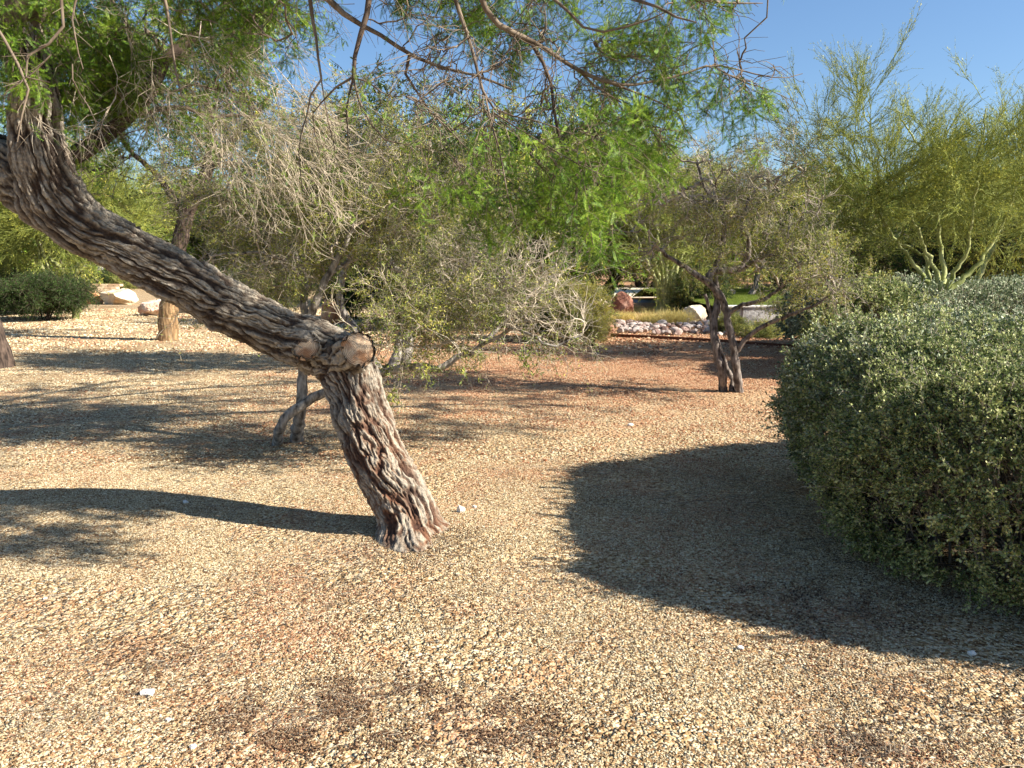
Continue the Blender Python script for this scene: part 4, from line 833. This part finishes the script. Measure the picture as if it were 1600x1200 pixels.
broad('mesquite_tree', 'lighter green mesquite directly left of the fan-stemmed palo verde', 790, 21, [pblob(780, 340, 120, 80, 21, 2.2, 150), pblob(690, 300, 90, 80, 22, 2, 90), pblob(860, 390, 90, 50, 21, 1.8, 70)], 64, [('olive', 1), ('far', 1), ('fardark', 1)], 3, M_dkb, M_twm, 1.3, r0=0.16)
broad('shade_tree', 'pale twiggy tree behind the small forked tree, its top level with the sky gap', 1150, 31, [pblob(1150, 330, 110, 70, 31, 2.0, 120), pblob(1060, 320, 80, 60, 31, 2, 70), pblob(1250, 360, 80, 60, 31, 2, 80)], 65, [('fardark', 0.8), ('olive', 2)], 3, M_grb, M_twg, 1.9, r0=0.15)
broad('shade_tree', 'yellow-green spreading tree between the forked tree and the tall palo verde', 1290, 34, [pblob(1300, 375, 100, 55, 34, 2.2, 150), pblob(1400, 395, 90, 45, 34, 2, 80)], 66, [('olive', 1), ('fardark', 0.5)], 3, M_dkb, M_twm, 1.8, r0=0.15)
broad('dark_tree', 'dark-trunked tree beyond the hedge at the right edge', 1590, 30, [pblob(1580, 370, 120, 60, 30, 2.5, 160), pblob(1500, 400, 80, 30, 30, 2, 50)], 67, [('fardark', 1), ('olive', 0.5)], 3, M_dkb, M_twd, 2.0, r0=0.25)
# low bushes in the middle distance
def bush(name, label, px_, yb, hw, top, kinds, seed, n=90, S=1.0, bark=M_dkb, twig=M_twd, group=None, dpt=None, low=0.25, stems=6, cat='shrub', nspray=2):
    B = G(px_, yb); Yb = B[1]; H = P(px_, top, Yb)[2]; k = Yb/FOC; R = hw*k
    t = Tree(seed)
    for i in range(stems):
        a = t.rg.uniform(0, 2*pi); e = B + [cos(a)*R*0.55, sin(a)*R*0.5, H*0.55]
        t.limb([B+[cos(a)*0.06, sin(a)*0.06, -0.03], B+[cos(a)*R*0.2, sin(a)*R*0.2, H*0.28], e], [0.03*S, 0.022*S, 0.01*S], K=9, wig=0.01*S)
    c = B + [0, 0, H*(1+low)/2]
    t.grow(blobs(t.rg, [(c, (R, dpt or R, H*(1-low)/2), n)]), K=5, noise=0.08)
    return build_tree(name, label, B, t, bark, twig, kinds, cat=cat, rt=0.003*S, ntwig=4, twigL=(0.08*S, 0.22*S), nspray=nspray, scale=(0.4*S, 0.8*S), spread=1.0, twr=(0.003*S, 0.0015*S), trunk_S=6, trunk_names={i: 'stem' for i in range(stems)} , group=group)
bush('dark_shrub', 'clipped dark green shrub on bare splayed stems beside the red boulder, far left', 72, 500, 62, 439, [('fardark', 1)], 71, 220, 1.1, low=0.28, dpt=1.2)
bush('dark_shrub', 'clipped dark shrub cut off by the left edge behind the splayed one', 5, 492, 60, 432, [('fardark', 1)], 72, 180, 1.2, low=0.2)
bush('dark_shrub', 'dark shrub on thin forked stems right of the orange boulder', 553, 498, 42, 440, [('fardark', 1)], 73, 110, 1.0, low=0.35)
bush('dark_shrub', 'wide dark shrub with reddish stems in the centre shade', 618, 500, 62, 420, [('fardark', 2), ('olive', 1)], 74, 200, 1.2, low=0.3, bark=M_brb)
bush('dark_shrub', 'low dark shrub behind the pale boulder and garden steps', 163, 452, 26, 428, [('fardark', 1)], 75, 90, 1.6, low=0.1)
bush('green_shrub', 'small bright green shrub to the left of the garden steps', 192, 452, 20, 433, [('olive', 1)], 76, 60, 1.6, low=0.1)
bush('dark_shrub', 'shaded shrub under the grey tree, left of the orange boulder', 400, 486, 75, 425, [('fardark', 1), ('olive', 1)], 77, 200, 1.3, low=0.1)
bush('dark_shrub', 'tall dark shrub behind the drooping golden shrub', 760, 500, 75, 420, [('fardark', 1), ('olive', 1)], 78, 190, 1.4, low=0.1)
bush('golden_shrub', 'yellow drooping shrub at the corner of the river stone border', 905, 533, 42, 450, [('gold', 2), ('olive', 1)], 79, 160, 1.1, low=0.1)
bush('green_shrub', 'leafy green shrub hanging over the gravel beside the golden shrub', 850, 530, 50, 448, [('olive', 1)], 80, 160, 1.0, low=0.15)
bush('golden_shrub', 'small yellow sprig shrub on the red gravel near the edging', 925, 540, 16, 505, [('gold', 1)], 81, 35, 0.8, low=0.1, stems=4)
bush('green_shrub', 'dark green shrub right of the fan-stemmed palo verde', 1090, 488, 40, 430, [('fardark', 1), ('olive', 1)], 82, 120, 1.5, low=0.05)
bush('green_shrub', 'low yellow-green plant at the foot of the concrete wall', 1140, 522, 17, 498, [('gold', 1), ('olive', 2)], 83, 60, 0.8, low=0.05)
bush('green_shrub', 'low spreading plant between the edging and the pale log', 1190, 528, 32, 512, [('gold', 1), ('olive', 2)], 84, 60, 0.8, low=0.02)
bush('green_shrub', 'shrub half hidden behind the right end of the concrete wall', 1290, 500, 40, 450, [('olive', 1)], 85, 90, 1.2, low=0.05)
bush('dark_shrub', 'dark shrub behind the hedge at the right edge', 1570, 470, 60, 440, [('fardark', 1)], 86, 100, 1.8, low=0.05)

# far line of trees, copied from two source trees
trA = broad('far_tree', 'far green tree in the back row, leftmost of the row', 0, 60, [((0, 60, 4.2), (4.2, 3.5, 2.6), 190)], 91, [('far', 1)], 3, M_dkb, M_twd, 2.8, r0=0.28, basept=(0, 60, 0), group='trees in the far back row')
trB = broad('far_tree', 'far olive tree in the back row', 0, 60, [((0, 60, 3.6), (4.6, 3.2, 2.4), 190)], 92, [('olive', 1)], 3, M_dkb, M_twm, 3.2, r0=0.25, basept=(0, 60, 0), group='trees in the far back row')
sk = [(20, 52, 1.0), (170, 60, 0.95), (300, 62, 1.0), (420, 58, 1.05), (520, 64, 1.1), (620, 55, 1.0), (740, 66, 1.2), (1010, 62, 1.1), (1120, 50, 0.75), (1215, 64, 1.0), (1310, 58, 1.0), (1400, 66, 1.1), (1490, 60, 1.05), (1590, 56, 1.0), (-90, 58, 1.1), (1700, 60, 1.1)]
where = ['at the left edge above the dark shrubs', 'above the red and white boulders', 'behind the stout brown trunk', 'behind the grey tree, left side', 'above the orange boulder', 'above the central dark shrubs', 'behind the dense green mesquite', 'right of the pale far field',
         'above the lawn', 'above the right end of the concrete wall', 'left of the tall palo verde', 'between the stems of the tall palo verde', 'just right of the tall palo verde stems', 'at the right edge', 'past the left edge', 'past the right edge']
for i, (sx_, Y, s) in enumerate(sk):
    src = trA if i % 2 == 0 else trB; pos = (P(sx_, 450, Y)[0], Y, 0)
    lb = 'far %s tree in the back row, %s' % ('green' if i % 2 == 0 else 'olive', where[i])
    if i < 2:
        src.location = pos; src.rotation_euler = (0, 0, i*1.3); src.scale = (s,)*3; src['label'] = lb
        for ch in src.children: ch.matrix_parent_inverse = mathutils.Matrix.Translation((0, -60, 0))
    else: copy_tree(src, pos, i*1.9, s, lb)
# unbroken scrub behind the last row
rgs = np.random.default_rng(7); n = 2600
x = rgs.uniform(-75, 75, n); y = rgs.uniform(78, 92, n); z = rgs.uniform(0, 1, n)**0.8*(3.2+2.2*vnoise(x*0.12+40, y*0+1, 3))
scatter('scrub', 'far', templates('far'), np.stack([x, y, z], 1), rgs.normal(size=(n, 3))+[0, -0.3, 0.5], rgs, (2.5, 4.0))

# ================================================================== HEDGES
def hedge(name, label, poly, H, rc, key, dens, seed, kinds=('sage',), cat='hedge', camw=True, scale=(0.9, 1.4), bottom=0.08, bump=0.15, cut=None, dome=0.0):
    rg = np.random.default_rng(seed); poly = np.asarray(poly, float); c = poly.mean(0)
    pl = np.vstack([poly, poly[:1]]); 
    # smooth outline
    q = np.vstack([poly[-1:], poly, poly[:2]]); out = catmull(q, 400)[:, :2] if False else None
    m = len(poly); pts = []
    for i in range(m):
        p0, p1, p2, p3 = poly[(i-1) % m], poly[i], poly[(i+1) % m], poly[(i+2) % m]
        for u in np.linspace(0, 1, 30, endpoint=False):
            pts.append(0.5*((2*p1)+(-p0+p2)*u+(2*p0-5*p1+4*p2-p3)*u*u+(-p0+3*p1-3*p2+p3)*u**3))
    O = np.array(pts); T = unit(np.roll(O, -1, 0)-np.roll(O, 1, 0)); area = 0.5*np.sum(O[:, 0]*np.roll(O[:, 1], -1)-np.roll(O[:, 0], -1)*O[:, 1])
    Nn = np.stack([T[:, 1], -T[:, 0]], 1)*(1 if area > 0 else -1)
    seg = np.linalg.norm(np.roll(O, -1, 0)-O, axis=1); per = seg.sum()
    side_h = H-rc-bottom; prof = side_h + rc*pi/2
    def wt(x, y):       # more, smaller leaves nearer the camera path
        return 1/np.clip(np.hypot(x, y)/4.0, 0.8, 2.2)
    P3, D3, S3 = [], [], []
    n = int(per*prof*dens)
    k = rg.choice(len(O), n, p=seg/per); s = rg.uniform(0, prof, n)
    phi = np.clip((s-side_h)/rc, 0, pi/2); zz = bottom + np.minimum(s, side_h) + rc*np.sin(phi); inn = rc*(1-np.cos(phi)) + 0.25*np.clip((0.45-zz)/0.45, 0, 1)**1.2*0.9
    jit = rg.normal(size=n)*0.03; base2 = O[k] + T[k]*jit[:, None] - Nn[k]*inn[:, None]
    P3.append(np.c_[base2, zz]); D3.append(np.c_[Nn[k]*np.cos(phi)[:, None], np.sin(phi)+0.35]); 
    # top
    mn, mxx = O.min(0), O.max(0); nt_ = int((mxx-mn).prod()*dens*0.9); q = rg.uniform(mn, mxx, (nt_, 2))
    x, y = q[:, 0], q[:, 1]; j = len(O)-1
    ins = np.zeros(nt_, bool)
    for i in range(0, len(O)):
        xi, yi, xj, yj = O[i, 0], O[i, 1], O[j, 0], O[j, 1]
        with np.errstate(divide='ignore', invalid='ignore'):
            ins ^= ((yi > y) != (yj > y)) & (x < (xj-xi)*(y-yi)/(yj-yi+1e-12)+xi)
        j = i
    q = q[ins]; dm = np.full(len(q), 1e9)
    for i in range(0, len(O), 3): dm = np.minimum(dm, np.linalg.norm(q-O[i], axis=1))
    dd = dm[dm > rc*0.9]; q = q[dm > rc*0.9]; P3.append(np.c_[q, H + dome*np.clip((dd-rc)/1.6, 0, 1)**0.8]); D3.append(np.tile([0, 0, 1.0], (len(q), 1)))
    p = np.vstack(P3); d = unit(np.vstack(D3)); wk = rg.uniform(size=len(p)) < wt(p[:, 0], p[:, 1])/1.25; p, d = p[wk], d[wk]
    bm = (vnoise(p[:, 0]*2.1+p[:, 2]*1.3+60, p[:, 1]*2.1+p[:, 2]*1.7+60, seed)-0.5)*1.5 + (vnoise(p[:, 0]*6+p[:, 2]*4+60, p[:, 1]*6+p[:, 2]*5+60, seed+1)-0.5)*0.7
    dep = rg.exponential(0.035, len(p)); p = p + d*(bump*bm-dep)[:, None]; loose = rg.uniform(size=len(p)) < 0.07; p[loose] += d[loose]*rg.uniform(0.03, 0.15, (loose.sum(), 1))
    # sparse holes showing the dark inside on the lower sides
    hole = vnoise(p[:, 0]*4+p[:, 1]*2.5+30, p[:, 2]*5+30, seed+2); low = np.clip(1.35-p[:, 2]/(0.75*H), 0, 1)
    kk = rg.uniform(size=len(p)) > np.clip((hole-0.36)*5, 0, 0.985)*low; p, d = p[kk], d[kk]
    o = thing(name, label, cat, (c[0], c[1], 0)); sc = rg.uniform(scale[0], scale[1], len(p))/np.sqrt(np.clip(wt(p[:, 0], p[:, 1]), 0.4, 1.0))
    far = vnoise(p[:, 0]*0.7+30, p[:, 1]*0.7+30, seed+7)
    d = unit(d + rg.normal(size=d.shape)*0.45)
    if len(kinds) == 1: scatter('foliage', kinds[0], templates(kinds[0], 6), p, d, rg, sc.astype(np.float32), o)
    else:
        g_ = rg.uniform(size=len(p)) < np.clip(cut(p), 0, 1)
        for kd, sel in ((kinds[0], ~g_), (kinds[1], g_)): scatter('foliage', kd, templates(kd, 6), p[sel], d[sel], rg, sc[sel].astype(np.float32), o)
    # woody stems inside
    ns = int(abs(area)*14)+25; inner = p[rg.integers(0, len(p), ns*8)]; inner = inner - d[rg.integers(0, 1, ns*8)]*0
    root = inner.copy(); root[:, :2] = c + (inner[:, :2]-c)*rg.uniform(0.62, 0.84, (len(inner), 1)) if abs(area) > 3 else c + (inner[:, :2]-c)*rg.uniform(0.1, 0.5, (len(inner), 1))
    root[:, :2] = np.round(root[:, :2]*2.2)/2.2 + rg.normal(size=(len(root), 2))*0.035; root[:, 2] = -0.02
    u = np.linspace(0, 1, 6)[None, :, None]; mid = root*0.5+inner*0.5 + np.c_[(root-inner)[:, :2]*0.25, np.zeros(len(root))]
    pp = (1-u)**2*root[:, None]+2*u*(1-u)*mid[:, None]+u*u*inner[:, None] + rg.normal(size=(len(root), 6, 3))*0.012
    g = Geo(); g.add(*tubes(pp, np.repeat(np.linspace(0.010, 0.0025, 6)[None], len(pp), 0), 4))
    tw2, tr2 = sprout(pp, None, 3, rg, t=(0.4, 0.98), L=(0.1, 0.25), K=3, r=(0.003, 0.0014)); g.add(*tubes(tw2, tr2, 3))
    g.obj('stems', [M_twg], o, kind='stuff')
    return o
near_poly = [(1.78, 3.95), (1.88, 4.6), (2.06, 5.3), (2.24, 5.85), (3.2, 6.35), (5.0, 7.2), (8.0, 8.6), (10, 7), (6.5, 3.1), (3.5, 2.78), (2.28, 3.28)]
hedge('sage_hedge', 'broad grey-green hedge filling the right side, twiggy and dark low down', near_poly, 1.03, 0.34, 'sage', 3100, 5, ('sage', 'sagegreen'), cut=lambda p: 1.25-np.hypot(p[:, 0]-2.4, p[:, 1]-3.2)/3.6, scale=(0.72, 1.15), dome=0.07)
hedge('sage_hedge', 'second clipped grey-green hedge behind the dark gap at the right', [(6.2, 13.4), (9.5, 13.6), (13, 14), (13, 17), (6.5, 16.5), (5.5, 15)], 0.90, 0.3, 'sage', 420, 6, ('sage',), scale=(1.6, 2.4))
hedge('round_shrub', 'rounded yellowish-green shrub swelling above the far end of the hedge', [P(1300, 470, 12)[:2], P(1345, 470, 11.6)[:2], P(1400, 470, 11.7)[:2], P(1432, 470, 12.3)[:2], P(1400, 470, 13.2)[:2], P(1320, 470, 13)[:2]], 1.02, 0.45, 'sagegreen', 900, 8, ('sagegreen',), 'shrub', scale=(1.4, 2.2))
hedge('round_shrub', 'dull green shrub beside the end of the concrete wall', [P(1275, 470, 11.6)[:2], P(1320, 470, 11.2)[:2], P(1340, 470, 12)[:2], P(1290, 470, 12.6)[:2]], 0.78, 0.35, 'sagegreen', 900, 9, ('sagegreen',), 'shrub', scale=(1.3, 2.0))

# ================================================================== BOULDERS, WALL, BORDER
def boulder(label, px_, yb, w, h, mat, seed, d=None, cuts=9, name='boulder', group=None):
    B = G(px_, yb); k = B[1]/FOC; W = w*k/2; Hh = h*k
    v, f = rock_geo(seed, (W*1.12, (d or W)*1.05, Hh*0.72), 4, cuts, 0.06); zmin = -0.32*Hh
    g = Geo(); v = v + B + np.array([0, (d or W), Hh*0.40]); g.add(v, f); o = g.obj(name, [mat], None, False); tag(o, label, 'boulder', group); return o
boulder('orange sandstone boulder standing just behind the bend of the leaning trunk', 515, 507, 40, 37, M_redrock, 501)
boulder('rust-red boulder at the left end of the pair near the dark shrub', 137, 476, 30, 23, M_redrock, 502)
boulder('big cream-white boulder beside the rust-red one', 172, 477, 52, 25, M_palerock, 503)
boulder('long pink and white boulder left of the stout brown trunk', 236, 494, 52, 24, M_pinkrock, 504)
boulder('dark brown rock lying in shade beyond the sawn stubs', 568, 519, 26, 18, M_darkrock, 505)
boulder('pale boulder behind the golden shrub', 930, 497, 56, 30, M_pinkrock, 506)
boulder('maroon boulder with a flat top beside the far path', 973, 492, 34, 31, M_mauverock, 507)
boulder('cream boulder at the left end of the concrete wall', 1092, 505, 38, 28, M_palerock, 508)
boulder('rust-red block at the right end of the concrete wall', 1262, 508, 28, 14, M_mauverock, 509)
boulder('brown rock half hidden at the left end of the river stones', 951, 523, 18, 18, M_mauverock, 510)
def box_obj(name, x0, x1, y0, y1, z0, z1, mat, parent=None, bev=0.01):
    import bmesh
    bm = bmesh.new(); bmesh.ops.create_cube(bm, size=1)
    for v in bm.verts: v.co = ((x0+x1)/2+v.co.x*(x1-x0), (y0+y1)/2+v.co.y*(y1-y0), (z0+z1)/2+v.co.z*(z1-z0))
    bmesh.ops.bevel(bm, geom=bm.edges[:], offset=bev, segments=2, affect='EDGES')
    me = bpy.data.meshes.new(name); bm.to_mesh(me); bm.free(); me.materials.append(mat)
    o = bpy.data.objects.new(name, me); C.objects.link(o)
    if parent is not None: o.parent = parent; o.matrix_parent_inverse = parent.matrix_world.inverted()
    return o
M_conc = stone_mat('weathered_concrete', [(0.20, 0.19, 0.18), (0.36, 0.35, 0.33), (0.52, 0.51, 0.48), (0.66, 0.65, 0.61)], 3.5, False)
M_cap = stone_mat('pale_coping', [(0.60, 0.58, 0.52), (0.74, 0.72, 0.66), (0.80, 0.78, 0.72)], 3.5, False)
wl = G(1160, 502); wr_ = G(1262, 502); Yw = wl[1]
wall = thing('garden_wall', 'low mottled grey concrete wall with a white coping below the lawn', 'wall', (wl[0], Yw, 0))
box_obj('wall_face', wl[0], wr_[0]+0.3, Yw, Yw+0.3, -0.05, 0.40, M_conc, wall)
box_obj('coping', wl[0]-0.75, wr_[0]+0.35, Yw-0.04, Yw+0.36, 0.402, 0.455, M_cap, wall)
box_obj('wall_face', wl[0]-0.72, wl[0]-0.005, Yw+0.05, Yw+0.3, -0.05, 0.395, M_conc, wall)
M_lsoil = stone_mat('lawn_soil', [(0.10, 0.13, 0.03), (0.18, 0.22, 0.04), (0.30, 0.30, 0.07)], 2.0, False)
xs2 = np.linspace(wl[0]-0.7, wr_[0]+7, 40); ys2 = np.linspace(Yw+0.4, Yw+17, 40)
lw = sheet('lawn', xs2, ys2, lambda X, Y: 0.38+0.03*(Y-Yw)*0.3+0.04*vnoise(X*0.4+30, Y*0.4, 2)-0.5*np.clip((Y-Yw-14)/3, 0, 1), M_lsoil); tag(lw, kind='structure')
n = 9000; x = rg.uniform(wl[0]-0.65, wr_[0]+3.5, n); y = rg.uniform(Yw+0.45, Yw+13.5, n)
scatter('grass', 'lawn', templates('lawn', 4), np.stack([x, y, 0.38+0.009*(y-Yw)+0.04*vnoise(x*0.4+30, y*0.4, 2)], 1), np.tile([0.02, 0.01, 1.0], (n, 1))+rg.normal(size=(n, 3))*0.12, rg, (0.8, 1.4))
# golden grass clumps
def clump(label, px_, yb, hw, hp, seed, n=26):
    B = G(px_, yb); k = B[1]/FOC; rg = np.random.default_rng(seed); o = thing('grass_clump', label, 'grass', (B[0], B[1], 0))
    q = rg.uniform(-1, 1, (n, 2))*np.array([hw*k, hw*k*0.6]); d = np.c_[q*0.5, np.full(n, 1.0)] + rg.normal(size=(n, 3))*0.15
    s = hp*k/0.5
    scatter('blades', 'grass', templates('grass', 5), np.c_[B[0]+q[:, 0], B[1]+0.4+q[:, 1], np.zeros(n)], d, rg, (s*0.8, s*1.25), o); return o
clump('wide clump of golden grass in front of the fan-stemmed palo verde', 1042, 508, 38, 26, 1, 60)
clump('small clump of golden grass between the golden shrub and the river stones', 975, 503, 20, 18, 2, 30)
clump('green-gold grass tuft left of the wide golden clump', 1005, 488, 22, 12, 3, 24)
# river stones, one by one
rb = bpy.data.objects.new('river_stone_border', None); C.objects.link(rb); rb['kind'] = 'structure'; rb['label'] = 'strip of pale rounded river stones along the red gravel'
rmesh = []
for i in range(10):
    v, f = rock_geo(700+i, (1, 0.8, 0.6), 2, 5, 0.04); g = Geo(); g.add(v, f); rmesh.append(g.mesh('stone', [M_river], True))
rgr = random.Random(4)
for i in range(285):
    u = rgr.random(); pxx = 958 + u*235; yc = 512 + 7*u + rgr.uniform(-9, 9) - (6 if 0.45 < u < 0.7 else 0)*rgr.random(); q = G(pxx, yc); s = rgr.uniform(0.055, 0.11)*(1.0 if rgr.random() < .85 else 1.5)
    o = bpy.data.objects.new('stone', rmesh[i % 10]); C.objects.link(o); o.parent = rb
    o.location = (q[0], q[1], s*0.35+rgr.random()*0.03); o.scale = (s, s, s); o.rotation_euler = (rgr.uniform(-.3, .3), rgr.uniform(-.3, .3), rgr.uniform(0, 6.28))
M_edge = stone_mat('rusty_edging_shade', [(0.08, 0.035, 0.02), (0.15, 0.06, 0.035), (0.22, 0.10, 0.06)], 8, False)  # brown edging, kept dark to paint in the shade of stones and plants
e0, e1, e2 = G(955, 526), G(1090, 533), G(1250, 545)
g = Geo(); pth = catmull([e0, e1, e2], 40); nrm = unit(np.cross(np.gradient(pth, axis=0), (0, 0, 1)))
for a, bz in ((-0.02, 0),): 
    V = np.stack([pth-nrm*0.03+[0, 0, -0.03], pth-nrm*0.03+[0, 0, 0.07], pth+nrm*0.03+[0, 0, 0.07], pth+nrm*0.03+[0, 0, -0.03]], 1)
    i = np.arange(39)[:, None]*4; j = np.arange(4)[None]; j2 = (j+1) % 4; g.add(V.reshape(-1, 3), np.stack([i+j, i+j2, i+4+j2, i+4+j], -1).reshape(-1, 4))
tag(g.obj('edging_shade_strip', [M_edge], None, False), 'rusty brown edging and shade strip between the red gravel and the river stones', 'edging')
# pale weathered log by the wall
lg = [G(1195, 512)+[0, 0, 0.05], G(1220, 515)+[0, 0, 0.07], G(1245, 520)+[0, 0, 0.06]]
pp, rr = catmull(lg, 14, [0.06, 0.07, 0.05]); g = Geo(); g.add(*tubes(pp, rr*(1+0.1*np.sin(np.arange(14)*2)), 10)); tag(g.obj('log', [M_twp]), 'pale weathered log lying below the concrete wall', 'log')
# short pale post beside the dark shrub, far left
q = G(118, 498); g = Geo(); pp = np.array([q+[0, 0, -0.05], q+[0.02, 0, 0.2], q+[0.0, 0, 0.42], q+[0.05, 0, 0.5]]); g.add(*tubes(pp, np.array([0.11, 0.1, 0.09, 0.02]), 10)); tag(g.obj('stump', [M_pab]), 'short pale yellow stump beside the clipped dark shrub', 'stump')
# garden steps of tan blocks
M_tan = stone_mat('tan_block', [(0.48, 0.33, 0.20), (0.62, 0.46, 0.30), (0.72, 0.58, 0.40)], 4)
q = G(150, 456); stp = thing('garden_steps', 'low tan block garden steps beyond the red and white boulders', 'steps', (q[0], q[1], 0)); k = q[1]/FOC
for c_ in range(3):
    for i in range(5):
        x0 = q[0]-24*k+i*10*k; box_obj('block', x0, x0+10*k-0.02, q[1]+c_*0.5, q[1]+c_*0.5+0.48, -0.02+c_*0.16, 0.14+c_*0.16, M_tan, stp, 0.02)
# far sunlit field, path and pale building beyond the trees
M_field = stone_mat('dry_field', [(0.62, 0.52, 0.34), (0.72, 0.62, 0.44), (0.78, 0.70, 0.54)], 0.4, False)
M_road = stone_mat('asphalt_path', [(0.16, 0.15, 0.15), (0.24, 0.23, 0.22), (0.32, 0.31, 0.30)], 2, False)
f0 = sheet('field', np.linspace(3, 13, 8), np.linspace(41, 60, 12), lambda X, Y: 0.006+0*X, M_field); tag(f0, kind='structure')
f1 = sheet('path', np.linspace(-4, 16, 10), np.linspace(35.2, 38.2, 4), lambda X, Y: 0.008+0*X, M_road); tag(f1, kind='structure')
M_wallp = stone_mat('stucco', [(0.62, 0.60, 0.55), (0.70, 0.68, 0.62)], 1, False); M_glass = stone_mat('dark_window', [(0.03, 0.035, 0.04), (0.05, 0.055, 0.06)], 1, False)
q = P(10, 425, 66); bld = thing('far_building', 'low white building glimpsed between the trees at the far left', 'building', (q[0], 66, 0))
box_obj('wall', q[0]-5, q[0]+6, 66, 72, 0, 2.6, M_wallp, bld, 0.03); box_obj('roof', q[0]-5.4, q[0]+6.4, 65.6, 72.4, 2.603, 2.8, M_tan, bld, 0.03)
for i in range(4): box_obj('window', q[0]-4+i*2.6, q[0]-2.9+i*2.6, 65.93, 66.02, 0.9, 1.9, M_glass, bld, 0.01)
# dark trunk cut off by the left edge, with its crown overhead
t = Tree(101); B = G(-3, 572)
t.limb([B+[0, 0, -.05], P(-8, 540, B[1]), P(-22, 490, B[1]), P(-70, 380, B[1]+0.2), P(-130, 240, B[1]+0.4)], [0.24, 0.19, 0.165, 0.12, 0.06], K=26, wig=0.008, a0=0.6)
t.grow(blobs(t.rg, [pblob(-160, 170, 160, 110, B[1]+0.3, 1.4, 110)]), K=6)
build_tree('mesquite_tree', 'dark trunk cut off by the left edge of the picture', [B[0], B[1], 0], t, M_dkb, M_twd, [('mesquite', 1)], rt=0.004, ntwig=3, nspray=2, scale=(0.9, 1.3), bias=(0, 0, -0.3))
